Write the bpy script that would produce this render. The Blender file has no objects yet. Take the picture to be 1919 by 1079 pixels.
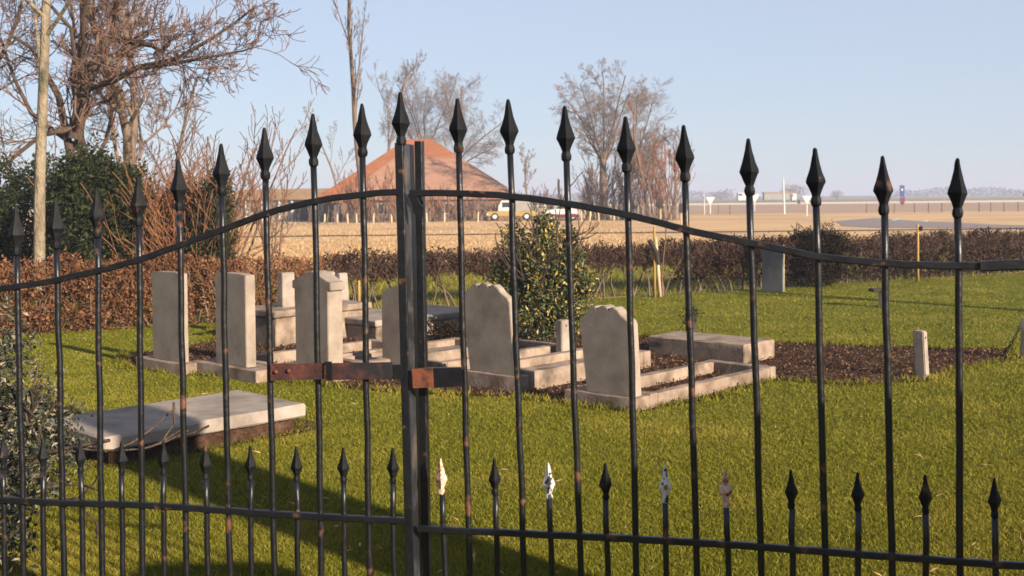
import bpy, bmesh, math, random
import numpy as np
from mathutils import Vector, Matrix
R = math.radians
C = bpy.context.scene.collection
scn = bpy.context.scene

# ------------------------------------------------------------ camera
W, H = 1919.0, 1079.0
F = 2059.0; PITCH = R(1.5); ROLL = R(-0.57); EYE = 1.5
SY = math.tan(PITCH) - (539.5 - 372.0) / F
cam_d = bpy.data.cameras.new('camera'); cam = bpy.data.objects.new('camera', cam_d); C.objects.link(cam)
MR = Matrix.Rotation(math.pi / 2 - PITCH, 3, 'X') @ Matrix.Rotation(ROLL, 3, 'Z')
cam.matrix_world = Matrix.Translation((0, 0, EYE)) @ MR.to_4x4()
cam_d.sensor_width = 36.0; cam_d.lens = F / W * 36.0
cam_d.shift_y = SY * F / W
cam_d.clip_start = 0.05; cam_d.clip_end = 6000
cam_d.dof.use_dof = True; cam_d.dof.focus_distance = 4.0; cam_d.dof.aperture_fstop = 8.0
scn.camera = cam

# ------------------------------------------------------------ sky, sun, exposure
SUN_EL = R(19.0); SHD = Vector((-0.69, 0.724, 0)).normalized()      # direction in which shadows fall
sun_dir = Vector((SHD.x * math.cos(SUN_EL), SHD.y * math.cos(SUN_EL), -math.sin(SUN_EL)))
wd = bpy.data.worlds.new("World"); scn.world = wd; wd.use_nodes = True
nt = wd.node_tree; bg = nt.nodes['Background']
sky = nt.nodes.new('ShaderNodeTexSky'); sky.sky_type = 'NISHITA'; sky.sun_disc = False
sky.sun_elevation = SUN_EL
sky.sun_rotation = math.atan2(-SHD.x, -SHD.y)
sky.air_density = 1.0; sky.dust_density = 0.2; sky.ozone_density = 5.0
veil = nt.nodes.new('ShaderNodeMix'); veil.data_type = 'RGBA'; veil.inputs[0].default_value = .68
veil.inputs[7].default_value = (4.5, 4.85, 5.6, 1)
nt.links.new(sky.outputs[0], veil.inputs[6]); nt.links.new(veil.outputs[2], bg.inputs[0]); bg.inputs[1].default_value = 0.051
sd = bpy.data.lights.new('sun', 'SUN'); sd.energy = 5.0; sd.angle = R(0.5); sd.color = (1.0, 0.84, 0.64)
so = bpy.data.objects.new('sun', sd); C.objects.link(so)
so.rotation_euler = sun_dir.to_track_quat('-Z', 'Y').to_euler(); so.location = (8, -8, 8)
scn.view_settings.view_transform = 'Standard'; scn.view_settings.look = 'None'
scn.view_settings.gamma = 1.0; scn.view_settings.exposure = 1.55
scn.render.engine = 'CYCLES'

# ------------------------------------------------------------ pixel helpers
def ray(px, py):
    v = Vector(((px - 959.5) / F, -(py - 539.5) / F + SY, -1.0))
    return MR @ v
def G(px, py, h=0.0):                       # point at height h seen at pixel
    d = ray(px, py); t = (h - EYE) / d.z
    return Vector((d.x * t, d.y * t, h))
def D(px, py, Y):                           # point at depth Y seen at pixel
    d = ray(px, py); t = Y / d.y
    return Vector((d.x * t, Y, EYE + d.z * t))
def proj(p):
    v = MR.transposed() @ (Vector(p) - Vector((0, 0, EYE)))
    return (959.5 + F * v.x / -v.z, 539.5 - F * (v.y / -v.z - SY))

# ------------------------------------------------------------ mesh helpers
def tag(o, label=None, cat=None, group=None, kind=None):
    if label: o['label'] = label
    if cat: o['category'] = cat
    if group: o['group'] = group
    if kind: o['kind'] = kind
    return o
def empty(name, loc=(0, 0, 0), **k):
    o = bpy.data.objects.new(name, None); C.objects.link(o); o.location = loc
    o.empty_display_size = 0.1
    return tag(o, **k)
def link(name, me, mat=None, parent=None, **k):
    o = bpy.data.objects.new(name, me); C.objects.link(o)
    if mat:
        for m in (mat if isinstance(mat, (list, tuple)) else [mat]): me.materials.append(m)
    if parent:
        o.parent = parent; o.matrix_parent_inverse = Matrix.Translation(-Vector(parent.location))
    return tag(o, **k)
def np_mesh(name, V, Fc, smooth=False):     # V (n,3), Fc (m,k) all same size
    me = bpy.data.meshes.new(name); V = np.asarray(V, dtype=np.float32); Fc = np.asarray(Fc, dtype=np.int32)
    m, k = Fc.shape
    me.vertices.add(len(V)); me.vertices.foreach_set('co', V.ravel())
    me.loops.add(m * k); me.loops.foreach_set('vertex_index', Fc.ravel())
    me.polygons.add(m); me.polygons.foreach_set('loop_start', np.arange(0, m * k, k, dtype=np.int32))
    me.update(calc_edges=True)
    me.polygons.foreach_set('use_smooth', np.full(m, smooth))
    return me
def segs_mesh(name, S, k=3, smooth=True):   # S list of (p0,p1,r0,r1)
    A = np.array([tuple(s[0]) + tuple(s[1]) + (s[2], s[3]) for s in S], dtype=np.float64)
    p0, p1, r0, r1 = A[:, 0:3], A[:, 3:6], A[:, 6:7], A[:, 7:8]
    d = p1 - p0; L = np.linalg.norm(d, axis=1, keepdims=True) + 1e-9; d /= L
    ref = np.where(np.abs(d[:, 2:3]) < 0.9, np.array([[0, 0, 1.0]]), np.array([[1.0, 0, 0]]))
    a = np.cross(d, ref); a /= np.linalg.norm(a, axis=1, keepdims=True); b = np.cross(d, a)
    n = len(A); V = np.zeros((n, 2 * k, 3))
    ext = np.minimum(r1, L * .3) * .3
    for i in range(k):
        c, s = math.cos(2 * math.pi * i / k), math.sin(2 * math.pi * i / k)
        V[:, i] = p0 + (a * c + b * s) * r0; V[:, k + i] = p1 + d * ext + (a * c + b * s) * r1
    base = (np.arange(n) * 2 * k)[:, None]
    q = np.array([[i, (i + 1) % k, k + (i + 1) % k, k + i] for i in range(k)])
    Fc = (base[:, :, None] + q[None]).reshape(-1, 4)
    return np_mesh(name, V.reshape(-1, 3), Fc, smooth)
def leaves_mesh(name, P, size, asp=0.5, rs=None, up=0.0):  # pointed quads at points P
    rs = rs or np.random.RandomState(1); n = len(P)
    d = rs.normal(size=(n, 3)); d[:, 2] += up; d /= np.linalg.norm(d, axis=1, keepdims=True)
    e = rs.normal(size=(n, 3)); e -= (e * d).sum(1, keepdims=True) * d; e /= np.linalg.norm(e, axis=1, keepdims=True)
    s = size * (0.6 + 0.8 * rs.rand(n, 1)); nn = np.cross(d, e) * s * .12
    V = np.stack([P, P + d * s * .5 + e * s * asp * .5 + nn, P + d * s, P + d * s * .5 - e * s * asp * .5 + nn], 1)
    return np_mesh(name, V.reshape(-1, 3), np.arange(n * 4).reshape(n, 4))
def blades_mesh(name, P, h, w, rs, lean=0.5):
    n = len(P); a = rs.rand(n) * 2 * math.pi; hh = h * (.5 + rs.rand(n))
    ca, sa = np.cos(a), np.sin(a); l = (rs.rand(n, 2) - .5) * 2 * lean * hh[:, None]
    wv = np.stack([ca, sa, 0 * a], 1) * (w * (.6 + .8 * rs.rand(n)))[:, None]
    tip = P + np.stack([l[:, 0], l[:, 1], hh], 1)
    V = np.stack([P - wv, P + wv, tip], 1)
    return np_mesh(name, V.reshape(-1, 3), np.arange(n * 3).reshape(n, 3))
def bm_mesh(name, bm, smooth=False):
    me = bpy.data.meshes.new(name); bm.normal_update(); bm.to_mesh(me); bm.free()
    if smooth: me.polygons.foreach_set('use_smooth', [True] * len(me.polygons))
    return me
def add_hexa(bm, o, a, b, c):               # box: corner o, edge vectors a,b,c
    vs = [bm.verts.new(o + a * i + b * j + c * k) for k in (0, 1) for j in (0, 1) for i in (0, 1)]
    fs = [(0, 2, 3, 1), (4, 5, 7, 6), (0, 1, 5, 4), (2, 6, 7, 3), (0, 4, 6, 2), (1, 3, 7, 5)]
    r = [bm.faces.new([vs[i] for i in f]) for f in fs]
    return vs
def hexa_mesh(name, boxes, bev=0.0, jit=0.0, seg=1):
    bm = bmesh.new()
    for (o, a, b, c) in boxes: add_hexa(bm, Vector(o), Vector(a), Vector(b), Vector(c))
    bmesh.ops.recalc_face_normals(bm, faces=bm.faces)
    if bev: bmesh.ops.bevel(bm, geom=list(bm.edges), offset=bev, segments=seg + 1, affect='EDGES', profile=.6)
    if jit:
        for v in bm.verts: v.co += Vector((random.uniform(-jit, jit), random.uniform(-jit, jit), random.uniform(-jit, jit)))
    return bm_mesh(name, bm)
def sharp(me, ang=.6):
    me.polygons.foreach_set('use_smooth', [True] * len(me.polygons)); me.set_sharp_from_angle(angle=ang); return me
def rough_block(name, o, a, b, c, bev=.006, n=7, jit=.0022):
    """weathered stone block: subdivided and slightly uneven"""
    bm = bmesh.new(); o, a, b, c = map(Vector, (o, a, b, c))
    add_hexa(bm, o, a, b, c); bmesh.ops.recalc_face_normals(bm, faces=bm.faces)
    bmesh.ops.bevel(bm, geom=list(bm.edges), offset=bev, segments=1, affect='EDGES')
    long = [e for e in bm.edges if e.calc_length() > .15]
    bmesh.ops.subdivide_edges(bm, edges=long, cuts=n, use_grid_fill=True)
    for v in bm.verts: v.co += Vector([random.uniform(-jit, jit) for _ in range(3)])
    return sharp(bm_mesh(name, bm))
def prism_mesh(name, pts, ext, bev=0.0, smooth=False):   # pts: 3d outline, extruded by vector ext
    bm = bmesh.new(); e = Vector(ext)
    a = [bm.verts.new(p) for p in pts]; b = [bm.verts.new(Vector(p) + e) for p in pts]
    n = len(pts); bm.faces.new(a); bm.faces.new(b[::-1])
    for i in range(n): bm.faces.new([a[i], b[i], b[(i + 1) % n], a[(i + 1) % n]])
    bmesh.ops.recalc_face_normals(bm, faces=bm.faces)
    if bev:
        big = [ed for ed in bm.edges if len(ed.link_faces) == 2 and ed.calc_face_angle(0) > .5 and (len(ed.link_faces[0].verts) > 4 or len(ed.link_faces[1].verts) > 4)]
        bmesh.ops.bevel(bm, geom=big, offset=bev, segments=2, affect='EDGES', clamp_overlap=True)
    return bm_mesh(name, bm, smooth)
def lathe(bm, p, prof, k=12, axis=None, sx=1, sy=1, fac=0, fz=0):
    p = Vector(p); ax = (Vector(axis) if axis else Vector((0, 0, 1))).normalized()
    q = Vector((0, 0, 1)).rotation_difference(ax); rings = []
    for (r, z) in prof:
        e_ = [(1 - fac * (i % 2)) if z > fz else 1 for i in range(k)]
        rings.append([bm.verts.new(p + q @ Vector((r * e_[i] * sx * math.cos(2 * math.pi * i / k), r * e_[i] * sy * math.sin(2 * math.pi * i / k), z))) for i in range(k)])
    for a, b in zip(rings, rings[1:]):
        for i in range(k): bm.faces.new([a[i], a[(i + 1) % k], b[(i + 1) % k], b[i]])
    bm.faces.new(rings[0][::-1]); bm.faces.new(rings[-1])
def tube(bm, pts, r, k=8):
    pts = [Vector(p) for p in pts]; rings = []
    for i, p in enumerate(pts):
        d = (pts[min(i + 1, len(pts) - 1)] - pts[max(i - 1, 0)]).normalized()
        a = d.cross(Vector((0, 0, 1)) if abs(d.z) < .9 else Vector((1, 0, 0))).normalized(); b = d.cross(a)
        rr = r[i] if isinstance(r, (list, tuple)) else r
        rings.append([bm.verts.new(p + (a * math.cos(2 * math.pi * j / k) + b * math.sin(2 * math.pi * j / k)) * rr) for j in range(k)])
    for A, B in zip(rings, rings[1:]):
        for j in range(k): bm.faces.new([A[j], A[(j + 1) % k], B[(j + 1) % k], B[j]])
    bm.faces.new(rings[0][::-1]); bm.faces.new(rings[-1])
    bmesh.ops.recalc_face_normals(bm, faces=bm.faces)

# ------------------------------------------------------------ materials
def mat(name, stops, scale=5.0, rough=.85, bump=0.0, bscale=None, detail=6, island=False, coord='Object', spec=.3,
        metal=0.0, trans=0.0, stretch=None, bdist=.02, mix2=None):
    """colour from noise (or per-leaf random) through a ramp; mix2=(colour, scale, lo, hi) adds patches"""
    m = bpy.data.materials.new(name); m.use_nodes = True; t = m.node_tree; N = t.nodes; L = t.links
    b = N['Principled BSDF']; b.inputs['Roughness'].default_value = rough; b.inputs['Metallic'].default_value = metal
    b.inputs['Specular IOR Level'].default_value = spec
    tc = N.new('ShaderNodeTexCoord'); src = tc.outputs[coord]
    if stretch:
        mp = N.new('ShaderNodeMapping'); mp.inputs['Scale'].default_value = stretch; L.new(src, mp.inputs[0]); src = mp.outputs[0]
    no = N.new('ShaderNodeTexNoise'); no.inputs['Scale'].default_value = scale; no.inputs['Detail'].default_value = detail
    no.inputs['Roughness'].default_value = .65
    L.new(src, no.inputs['Vector'])
    rp = N.new('ShaderNodeValToRGB'); cr = rp.color_ramp
    while len(cr.elements) < len(stops): cr.elements.new(.5)
    for e, (p, c) in zip(cr.elements, stops): e.position = p; e.color = (c[0] * .70, c[1] * .70, c[2] * .70, 1)
    if island:
        g = N.new('ShaderNodeNewGeometry'); L.new(g.outputs['Random Per Island'], rp.inputs[0])
    else: L.new(no.outputs[0], rp.inputs[0])
    col = rp.outputs[0]
    if mix2:
        c2, s2, lo, hi = mix2
        n2 = N.new('ShaderNodeTexNoise'); n2.inputs['Scale'].default_value = s2; n2.inputs['Detail'].default_value = 7
        L.new(tc.outputs[coord], n2.inputs['Vector'])
        mr = N.new('ShaderNodeMapRange'); mr.inputs[1].default_value = lo; mr.inputs[2].default_value = hi; L.new(n2.outputs[0], mr.inputs[0])
        mx = N.new('ShaderNodeMix'); mx.data_type = 'RGBA'; L.new(mr.outputs[0], mx.inputs[0]); L.new(col, mx.inputs[6])
        mx.inputs[7].default_value = (c2[0] * .70, c2[1] * .70, c2[2] * .70, 1); col = mx.outputs[2]
    L.new(col, b.inputs['Base Color'])
    if bump:
        nb = N.new('ShaderNodeTexNoise'); nb.inputs['Scale'].default_value = bscale or scale * 3; nb.inputs['Detail'].default_value = 8
        L.new(src, nb.inputs['Vector'])
        bp = N.new('ShaderNodeBump'); bp.inputs['Strength'].default_value = bump; bp.inputs['Distance'].default_value = bdist
        L.new(nb.outputs[0], bp.inputs['Height']); L.new(bp.outputs[0], b.inputs['Normal'])
    if trans:
        tr = N.new('ShaderNodeBsdfTranslucent'); L.new(col, tr.inputs[0]); ms = N.new('ShaderNodeMixShader'); ms.inputs[0].default_value = trans
        L.new(b.outputs[0], ms.inputs[1]); L.new(tr.outputs[0], ms.inputs[2]); L.new(ms.outputs[0], N['Material Output'].inputs[0])
    return m
M = {}
M['lawn'] = mat('lawn_green', [(.3, (.10, .11, .012)), (.5, (.145, .145, .018)), (.7, (.20, .185, .035))], 1.6, .95, .6, 60, spec=.05, mix2=((.10, .12, .012), .5, .45, .7))
M['blade'] = mat('grass_blade', [(0, (.085, .10, .008)), (.4, (.150, .148, .012)), (.85, (.205, .188, .020)), (1, (.32, .28, .06))], island=True, rough=.9, spec=.08, trans=.12, mix2=((.30, .245, .04), .8, .50, .75))
M['dry'] = mat('dry_grass', [(.3, (.42, .265, .13)), (.5, (.60, .39, .20)), (.7, (.74, .51, .28))], .35, .95, .6, 8, stretch=(.25, 1.4, 1), bdist=.1, mix2=((.40, .27, .16), .12, .5, .65))
M['dryblade'] = mat('dry_blade', [(0, (.30, .18, .085)), (.6, (.56, .37, .19)), (1, (.76, .55, .32))], island=True, rough=.8, trans=.25)
M['soil'] = mat('soil', [(.3, (.022, .012, .008)), (.5, (.06, .033, .022)), (.7, (.13, .078, .052))], 7, .95, 1.0, 30, spec=.05, bdist=.04)
M['litter'] = mat('leaf_litter', [(0, (.028, .015, .009)), (.6, (.09, .048, .03)), (1, (.24, .14, .085))], island=True, rough=.9, spec=.05)
M['stone'] = mat('grey_sandstone', [(.3, (.225, .182, .15)), (.5, (.29, .238, .198)), (.72, (.35, .292, .245))], 6, .9, .5, 90, mix2=((.11, .088, .07), 2.8, .52, .9), bdist=.004)
M['stone_pale'] = mat('pale_limestone', [(.3, (.22, .18, .155)), (.5, (.30, .25, .215)), (.7, (.37, .315, .28))], 7, .9, .45, 60, mix2=((.12, .095, .075), 3.0, .5, .8), bdist=.006)
M['stone_kerb'] = mat('kerb_stone', [(.3, (.17, .12, .09)), (.5, (.27, .20, .155)), (.7, (.37, .285, .23))], 6, .92, .6, 50, mix2=((.075, .055, .038), 4.0, .5, .72), bdist=.006)
M['stone_dark'] = mat('dark_granite', [(.3, (.03, .032, .036)), (.7, (.08, .08, .085))], 20, .4)
M['stone_blue'] = mat('bluish_stone', [(.3, (.12, .125, .13)), (.7, (.19, .195, .20))], 6, .85, .3, 60, bdist=.006)
M['iron'] = mat('black_iron', [(.35, (.004, .0045, .007)), (.6, (.007, .008, .012)), (.74, (.018, .013, .011))], 26, .38, .7, 30, spec=.32, mix2=((.11, .05, .028), 24, .62, .70), bdist=.004)
M['iron_head'] = mat('cast_iron_paint', [(.35, (.004, .0045, .007)), (.6, (.007, .008, .011)), (.74, (.015, .011, .010))], 26, .6, .7, 40, spec=.12, mix2=((.09, .045, .028), 24, .64, .72), bdist=.004)
M['iron_worn_lit'] = mat('worn_lit_iron', [(.3, (.018, .021, .03)), (.5, (.045, .047, .057)), (.7, (.14, .10, .08))], 14, .45, .5, 80, spec=.4, mix2=((.014, .015, .02), 10, .48, .58), bdist=.003)  # worn iron, with the grey of the stile's sunlit side painted in
M['rust'] = mat('rusty_iron', [(.3, (.03, .016, .018)), (.5, (.075, .028, .024)), (.68, (.15, .05, .035))], 16, .8, .6, 90, spec=.2, mix2=((.018, .017, .022), 13, .50, .60), bdist=.003)
M['rust_orange'] = mat('orange_rust', [(.3, (.05, .022, .018)), (.48, (.17, .05, .025)), (.62, (.32, .10, .045)), (.75, (.22, .13, .10))], 26, .85, .7, 60, mix2=((.02, .016, .018), 26, .47, .60), bdist=.003)
M['peel'] = mat('peeling_white_paint', [(.42, (.015, .015, .017)), (.46, (.55, .53, .52)), (.60, (.62, .60, .58)), (.63, (.22, .09, .04))], 42, .75, .6, 60, bdist=.004)
M['peel_rust'] = mat('peeling_rusty_paint', [(.40, (.02, .015, .015)), (.45, (.42, .18, .09)), (.54, (.60, .50, .44)), (.62, (.42, .17, .08))], 42, .75, .6, 60, bdist=.004)
M['bark'] = mat('bark', [(.3, (.10, .07, .05)), (.7, (.22, .155, .11))], 8, .95, .8, 25, stretch=(3, 3, .6))
M['bark_dark'] = mat('dark_bark', [(.3, (.045, .03, .022)), (.7, (.11, .075, .055))], 8, .95, .8, 25, stretch=(3, 3, .6))
M['bark_pale'] = mat('pale_bark', [(.3, (.12, .09, .065)), (.5, (.25, .20, .14)), (.7, (.34, .28, .20))], 5, .95, 1.0, 20, stretch=(2, 2, .8), mix2=((.08, .075, .04), 2.5, .5, .65), bdist=.04)
M['twig'] = mat('twig', [(.2, (.13, .085, .065)), (.8, (.22, .15, .115))], 3, .95)
M['twig_red'] = mat('reddish_twig', [(.2, (.11, .06, .045)), (.8, (.21, .12, .085))], 3, .95)
M['twig_grey'] = mat('greyish_twig', [(.2, (.15, .11, .10)), (.8, (.24, .185, .16))], 3, .95)
M['twig_tan'] = mat('tan_twig', [(.2, (.15, .06, .028)), (.8, (.34, .16, .075))], 3, .95)
M['beech'] = mat('beech_leaf', [(0, (.05, .017, .008)), (.5, (.15, .06, .024)), (1, (.32, .155, .065))], island=True, rough=.7, trans=.2)
M['hedgeleaf'] = mat('brown_hedge_leaf', [(0, (.014, .008, .006)), (.6, (.040, .021, .015)), (1, (.13, .07, .045))], island=True, rough=.85, spec=.1, trans=.05)
M['twig_hedge'] = mat('dark_hedge_twig', [(.2, (.05, .028, .022)), (.8, (.13, .075, .055))], 3, .95)
M['yew'] = mat('dark_evergreen', [(0, (.006, .011, .004)), (.6, (.018, .028, .008)), (1, (.05, .058, .016))], island=True, rough=.75, spec=.15)
M['yew_brown'] = mat('brown_evergreen', [(0, (.005, .005, .003)), (.7, (.014, .011, .006)), (1, (.065, .038, .015))], island=True, rough=.8, spec=.1)
M['holly'] = mat('variegated_leaf', [(0, (.010, .022, .008)), (.55, (.035, .055, .014)), (.8, (.12, .11, .022)), (.92, (.36, .23, .04)), (1, (.5, .4, .16))], island=True, rough=.5, spec=.3)
M['ivy'] = mat('cream_edged_leaf', [(0, (.014, .02, .013)), (.6, (.04, .045, .028)), (.85, (.13, .11, .07)), (1, (.30, .26, .18))], island=True, rough=.6)
M['wood_post'] = mat('pale_stake', [(.3, (.40, .29, .16)), (.7, (.62, .50, .34))], 6, .8, .3, stretch=(4, 4, .4))
M['wood_yellow'] = mat('ochre_stake', [(.3, (.30, .18, .05)), (.7, (.46, .30, .11))], 6, .8, .3, stretch=(4, 4, .4))
M['wood_dark'] = mat('dark_wood', [(.3, (.02, .016, .013)), (.7, (.06, .045, .035))], 6, .9)
M['tile'] = mat('orange_roof_tile', [(.3, (.25, .082, .03)), (.7, (.34, .118, .042))], 1.2, .8, .6, 5, stretch=(.6, .6, 4), mix2=((.18, .08, .045), 3, .5, .8), bdist=.1)
M['tile_red'] = mat('red_roof_tile', [(.3, (.36, .10, .05)), (.7, (.46, .15, .07))], 2, .8, .4, 12)
M['reed'] = mat('pale_reed', [(.3, (.28, .14, .09)), (.7, (.37, .20, .135))], 1.2, .95, .6, 5, stretch=(.6, .6, 3), mix2=((.24, .15, .11), .8, .5, .8), bdist=.1)
M['brick'] = mat('brown_wall', [(.3, (.12, .07, .05)), (.7, (.22, .13, .09))], 2, .9)
M['thatch'] = mat('tan_thatch', [(.3, (.24, .14, .07)), (.7, (.38, .24, .12))], 2, .95)
M['greywall'] = mat('grey_wall', [(.3, (.22, .21, .18)), (.7, (.34, .32, .28))], 1.5, .9)
M['white'] = mat('white_paint', [(.3, (.50, .50, .50)), (.7, (.62, .62, .60))], 3, .5)
M['dark'] = mat('dark_opening', [(.3, (.012, .012, .014)), (.7, (.03, .03, .03))], 3, .6)
M['glass'] = mat('window_glass', [(.3, (.02, .025, .03)), (.7, (.04, .045, .05))], 3, .08, spec=.8)
M['yellow'] = mat('yellow_paint', [(.3, (.30, .20, .05)), (.7, (.36, .26, .08))], 3, .6)
M['maroon'] = mat('maroon_paint', [(.3, (.10, .012, .02)), (.7, (.16, .02, .03))], 3, .25, spec=.6)
M['tyre'] = mat('tyre_rubber', [(.3, (.015, .015, .015)), (.7, (.03, .03, .03))], 9, .9)
M['blue'] = mat('blue_sign_paint', [(.3, (.008, .03, .15)), (.7, (.012, .04, .2))], 3, .5)
M['asphalt'] = mat('asphalt', [(.3, (.19, .155, .155)), (.7, (.26, .22, .215))], 2, .9, .3, 40)
M['verge'] = mat('pale_verge', [(.3, (.66, .52, .34)), (.7, (.80, .66, .46))], .05, .95)
M['plough'] = mat('ploughed_field', [(.3, (.30, .19, .13)), (.7, (.42, .28, .18))], .03, .95, stretch=(.2, 1, 1))
M['green_field'] = mat('green_field', [(.3, (.16, .14, .07)), (.7, (.26, .21, .10))], .02, .95, stretch=(.2, 1, 1))
M['bank'] = mat('bank_green', [(.3, (.08, .085, .018)), (.5, (.15, .135, .03)), (.7, (.28, .22, .09))], 1.2, .95, .9, 30)
M['farline'] = mat('far_tree', [(0, (.05, .04, .035)), (1, (.12, .09, .075))], island=True, rough=.95)

# ------------------------------------------------------------ ground and roads
def sheet(name, pts, z, m, sub=0, wob=0.0, kind='structure', **k):
    bm = bmesh.new(); out = []
    n = len(pts)
    for i in range(n):
        a, b = Vector((pts[i][0], pts[i][1], 0)), Vector((pts[(i + 1) % n][0], pts[(i + 1) % n][1], 0)); out.append(a.copy())
        if sub:
            c = max(1, int((b - a).length / sub))
            for j in range(1, c):
                p = a.lerp(b, j / c); out.append(p + Vector((random.uniform(-wob, wob), random.uniform(-wob, wob), 0)))
    vs = [bm.verts.new((p.x, p.y, z)) for p in out]
    f = bm.faces.new(vs); bm.normal_update()
    if f.normal.z < 0: f.normal_flip()
    bmesh.ops.triangulate(bm, faces=bm.faces)
    return link(name, bm_mesh(name, bm), m, kind=kind, **k)
random.seed(3)
sheet('ground', [(-3500, -60), (3500, -60), (3500, 4500), (-3500, 4500)], -.012, M['dry'])
HL = Vector((-4.45, 13.3, 0)); HR = Vector((9.7, 20.9, 0)); hd = (HR - HL).normalized(); hn = Vector((-hd.y, hd.x, 0))
h0 = HL - hd * 5; h1 = HR + hd * 12
sheet('lawn', [(-14, -8), (22, -8), (26, h1.y), h1[:], h0[:], (-14, h0.y)], -.004, M['lawn'])
sheet('grass_bank', [h0 + hn * .02, h1 + hn * .02, h1 + hn * 9, h0 + hn * 9], -.008, M['bank'], 1.2, .3)
sheet('field', [(-900, 262), (1600, 262), (2600, 900), (-1500, 900)], .06, M['green_field'])
sheet('ploughed_field', [(8, 95), (160, 95), (330, 190), (16, 190)], -.004, M['plough'], 14, 1.5)
sheet('field_track', [(-60, 45.2), (90, 47.7), (90, 49), (-60, 46.5)], -.006, M['soil'])
sheet('far_road', [(-600, 190), (1200, 190), (1200, 255), (-600, 255)], .02, M['verge'])
rp = [G(1565, 414), G(1640, 408), G(1720, 414), G(1850, 420), G(1990, 423), G(1990, 426.5), G(1850, 427.5), G(1640, 426), G(1575, 423)]
sheet('road', rp, .002, M['asphalt'], 3, .15)
sheet('road_marking', [G(1668, 413), G(1683, 409.5), G(1688, 410), G(1676, 413.5)], .008, M['white'])
sheet('road_marking', [G(1729, 415.5), G(1736, 412), G(1741, 412), G(1738, 415.5)], .008, M['white'])
# soil beds round the graves
sheet('soil', [G(225, 668), G(232, 690), G(500, 712), G(700, 732), G(960, 745), G(1190, 772), G(1350, 745), G(1460, 712), G(1600, 722), G(1745, 712), G(1790, 698), G(1905, 672), G(1905, 655),
               G(1600, 648), G(1440, 640), G(1200, 632), G(1080, 610), G(860, 596), G(560, 590), G(400, 618), G(390, 640)], .001, M['soil'], .25, .035)

# ------------------------------------------------------------ lawn blades (uncountable)
rs = np.random.RandomState(7)
def field_pts(y0, y1, n, xl=-.50, xr=.50, pw=2.2):
    u = rs.rand(n); Y = (y0 ** (1 - pw) + u * (y1 ** (1 - pw) - y0 ** (1 - pw))) ** (1 / (1 - pw))
    X = (xl + (xr - xl) * rs.rand(n)) * Y
    return np.stack([X, Y, np.zeros(n)], 1)
soil_poly = np.array([[v.x, v.y] for v in [G(225, 668), G(232, 690), G(500, 712), G(700, 732), G(960, 745), G(1190, 772), G(1350, 745), G(1460, 712), G(1600, 722), G(1745, 712), G(1790, 698), G(1905, 672), G(1905, 655),
               G(1600, 648), G(1440, 640), G(1200, 632), G(1080, 610), G(860, 596), G(560, 590), G(400, 618), G(390, 640)]])
def inside(P, poly):
    x, y = P[:, 0], P[:, 1]; r = np.zeros(len(P), bool); n = len(poly)
    for i in range(n):
        x1, y1 = poly[i]; x2, y2 = poly[(i + 1) % n]
        if y1 == y2: continue
        c = ((y1 > y) != (y2 > y)) & (x < (x2 - x1) * (y - y1) / (y2 - y1) + x1); r ^= c
    return r
P = field_pts(3.6, 22, 760000)
side = (P[:, 0] - HL.x) * hn.x + (P[:, 1] - HL.y) * hn.y
P = P[(side < 0) & ~inside(P, soil_poly)]
P[:, 2] = -.004
me = blades_mesh('lawn_grass', P, .013, .0030, rs, 1.1)
V = np.zeros(len(me.vertices) * 3, np.float32); me.vertices.foreach_get('co', V); V = V.reshape(-1, 3, 3)
sc = (np.clip(P[:, 1] / 7, .8, 2.4))[:, None]
mid = (V[:, 0] + V[:, 1]) / 2
V[:, 0] = mid + (V[:, 0] - mid) * sc; V[:, 1] = mid + (V[:, 1] - mid) * sc
me.vertices.foreach_set('co', V.ravel()); me.update()
link('lawn_grass', me, M['blade'], label='short olive green grass covering the cemetery lawn', cat='grass', kind='stuff')
E = []
def edge_pts(poly, per, sd_):
    n_ = len(poly)
    for i in range(n_):
        a_ = np.array(poly[i][:2]); b_ = np.array(poly[(i + 1) % n_][:2]); m_ = int(np.linalg.norm(b_ - a_) * per)
        E.append(a_ + (b_ - a_) * rs.rand(m_, 1) + rs.normal(size=(m_, 2)) * sd_)
edge_pts([tuple(p) for p in soil_poly], 420, .035)
P = np.concatenate(E); P = P[rs.rand(len(P)) < .35 + .65 * (np.sin(P[:, 0] * 9) * np.sin(P[:, 1] * 7) > -.1)]
P = np.concatenate([P, np.zeros((len(P), 1))], 1)
link('edge_grass', blades_mesh('edge_grass', P, .045, .004, rs, .8), M['blade'], label='longer grass fringing the bare soil round the graves', cat='grass', kind='stuff')
# dry grass beyond the hedge
P = field_pts(22, 75, 170000, -.5, .5, 1.8)
side = (P[:, 0] - HL.x) * hn.x + (P[:, 1] - HL.y) * hn.y
P = P[(side > 6) & ~((P[:, 1] > 40) & (P[:, 0] > 6)) & ~((P[:, 1] > 45) & (P[:, 1] < 47))]; P[:, 2] = -.01
link('dry_grass', blades_mesh('dry_grass', P, .065, .011, rs, .8), M['dryblade'], label='dry straw coloured grass covering the field beyond the hedge', cat='grass', kind='stuff')
# rough green grass on the bank behind the hedge
a = rs.rand(40000); b = rs.rand(40000) * 8
P = np.stack([h0.x + hd.x * a * 30 + hn.x * b, h0.y + hd.y * a * 30 + hn.y * b, np.full(40000, -.005)], 1)
link('bank_grass', blades_mesh('bank_grass', P, .10, .008, rs, .7), M['blade'], label='rough green grass showing between the bare hedge stems', cat='grass', kind='stuff')
P = field_pts(3.8, 14, 900); P = P[~inside(P, soil_poly)]; P[:, 2] = .012
link('dead_grass', leaves_mesh('dead_grass', P, .06, .10, rs, -1.2), M['dryblade'], label='bits of straw and dead stalks lying on the lawn', cat='dead grass', kind='stuff')
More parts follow.
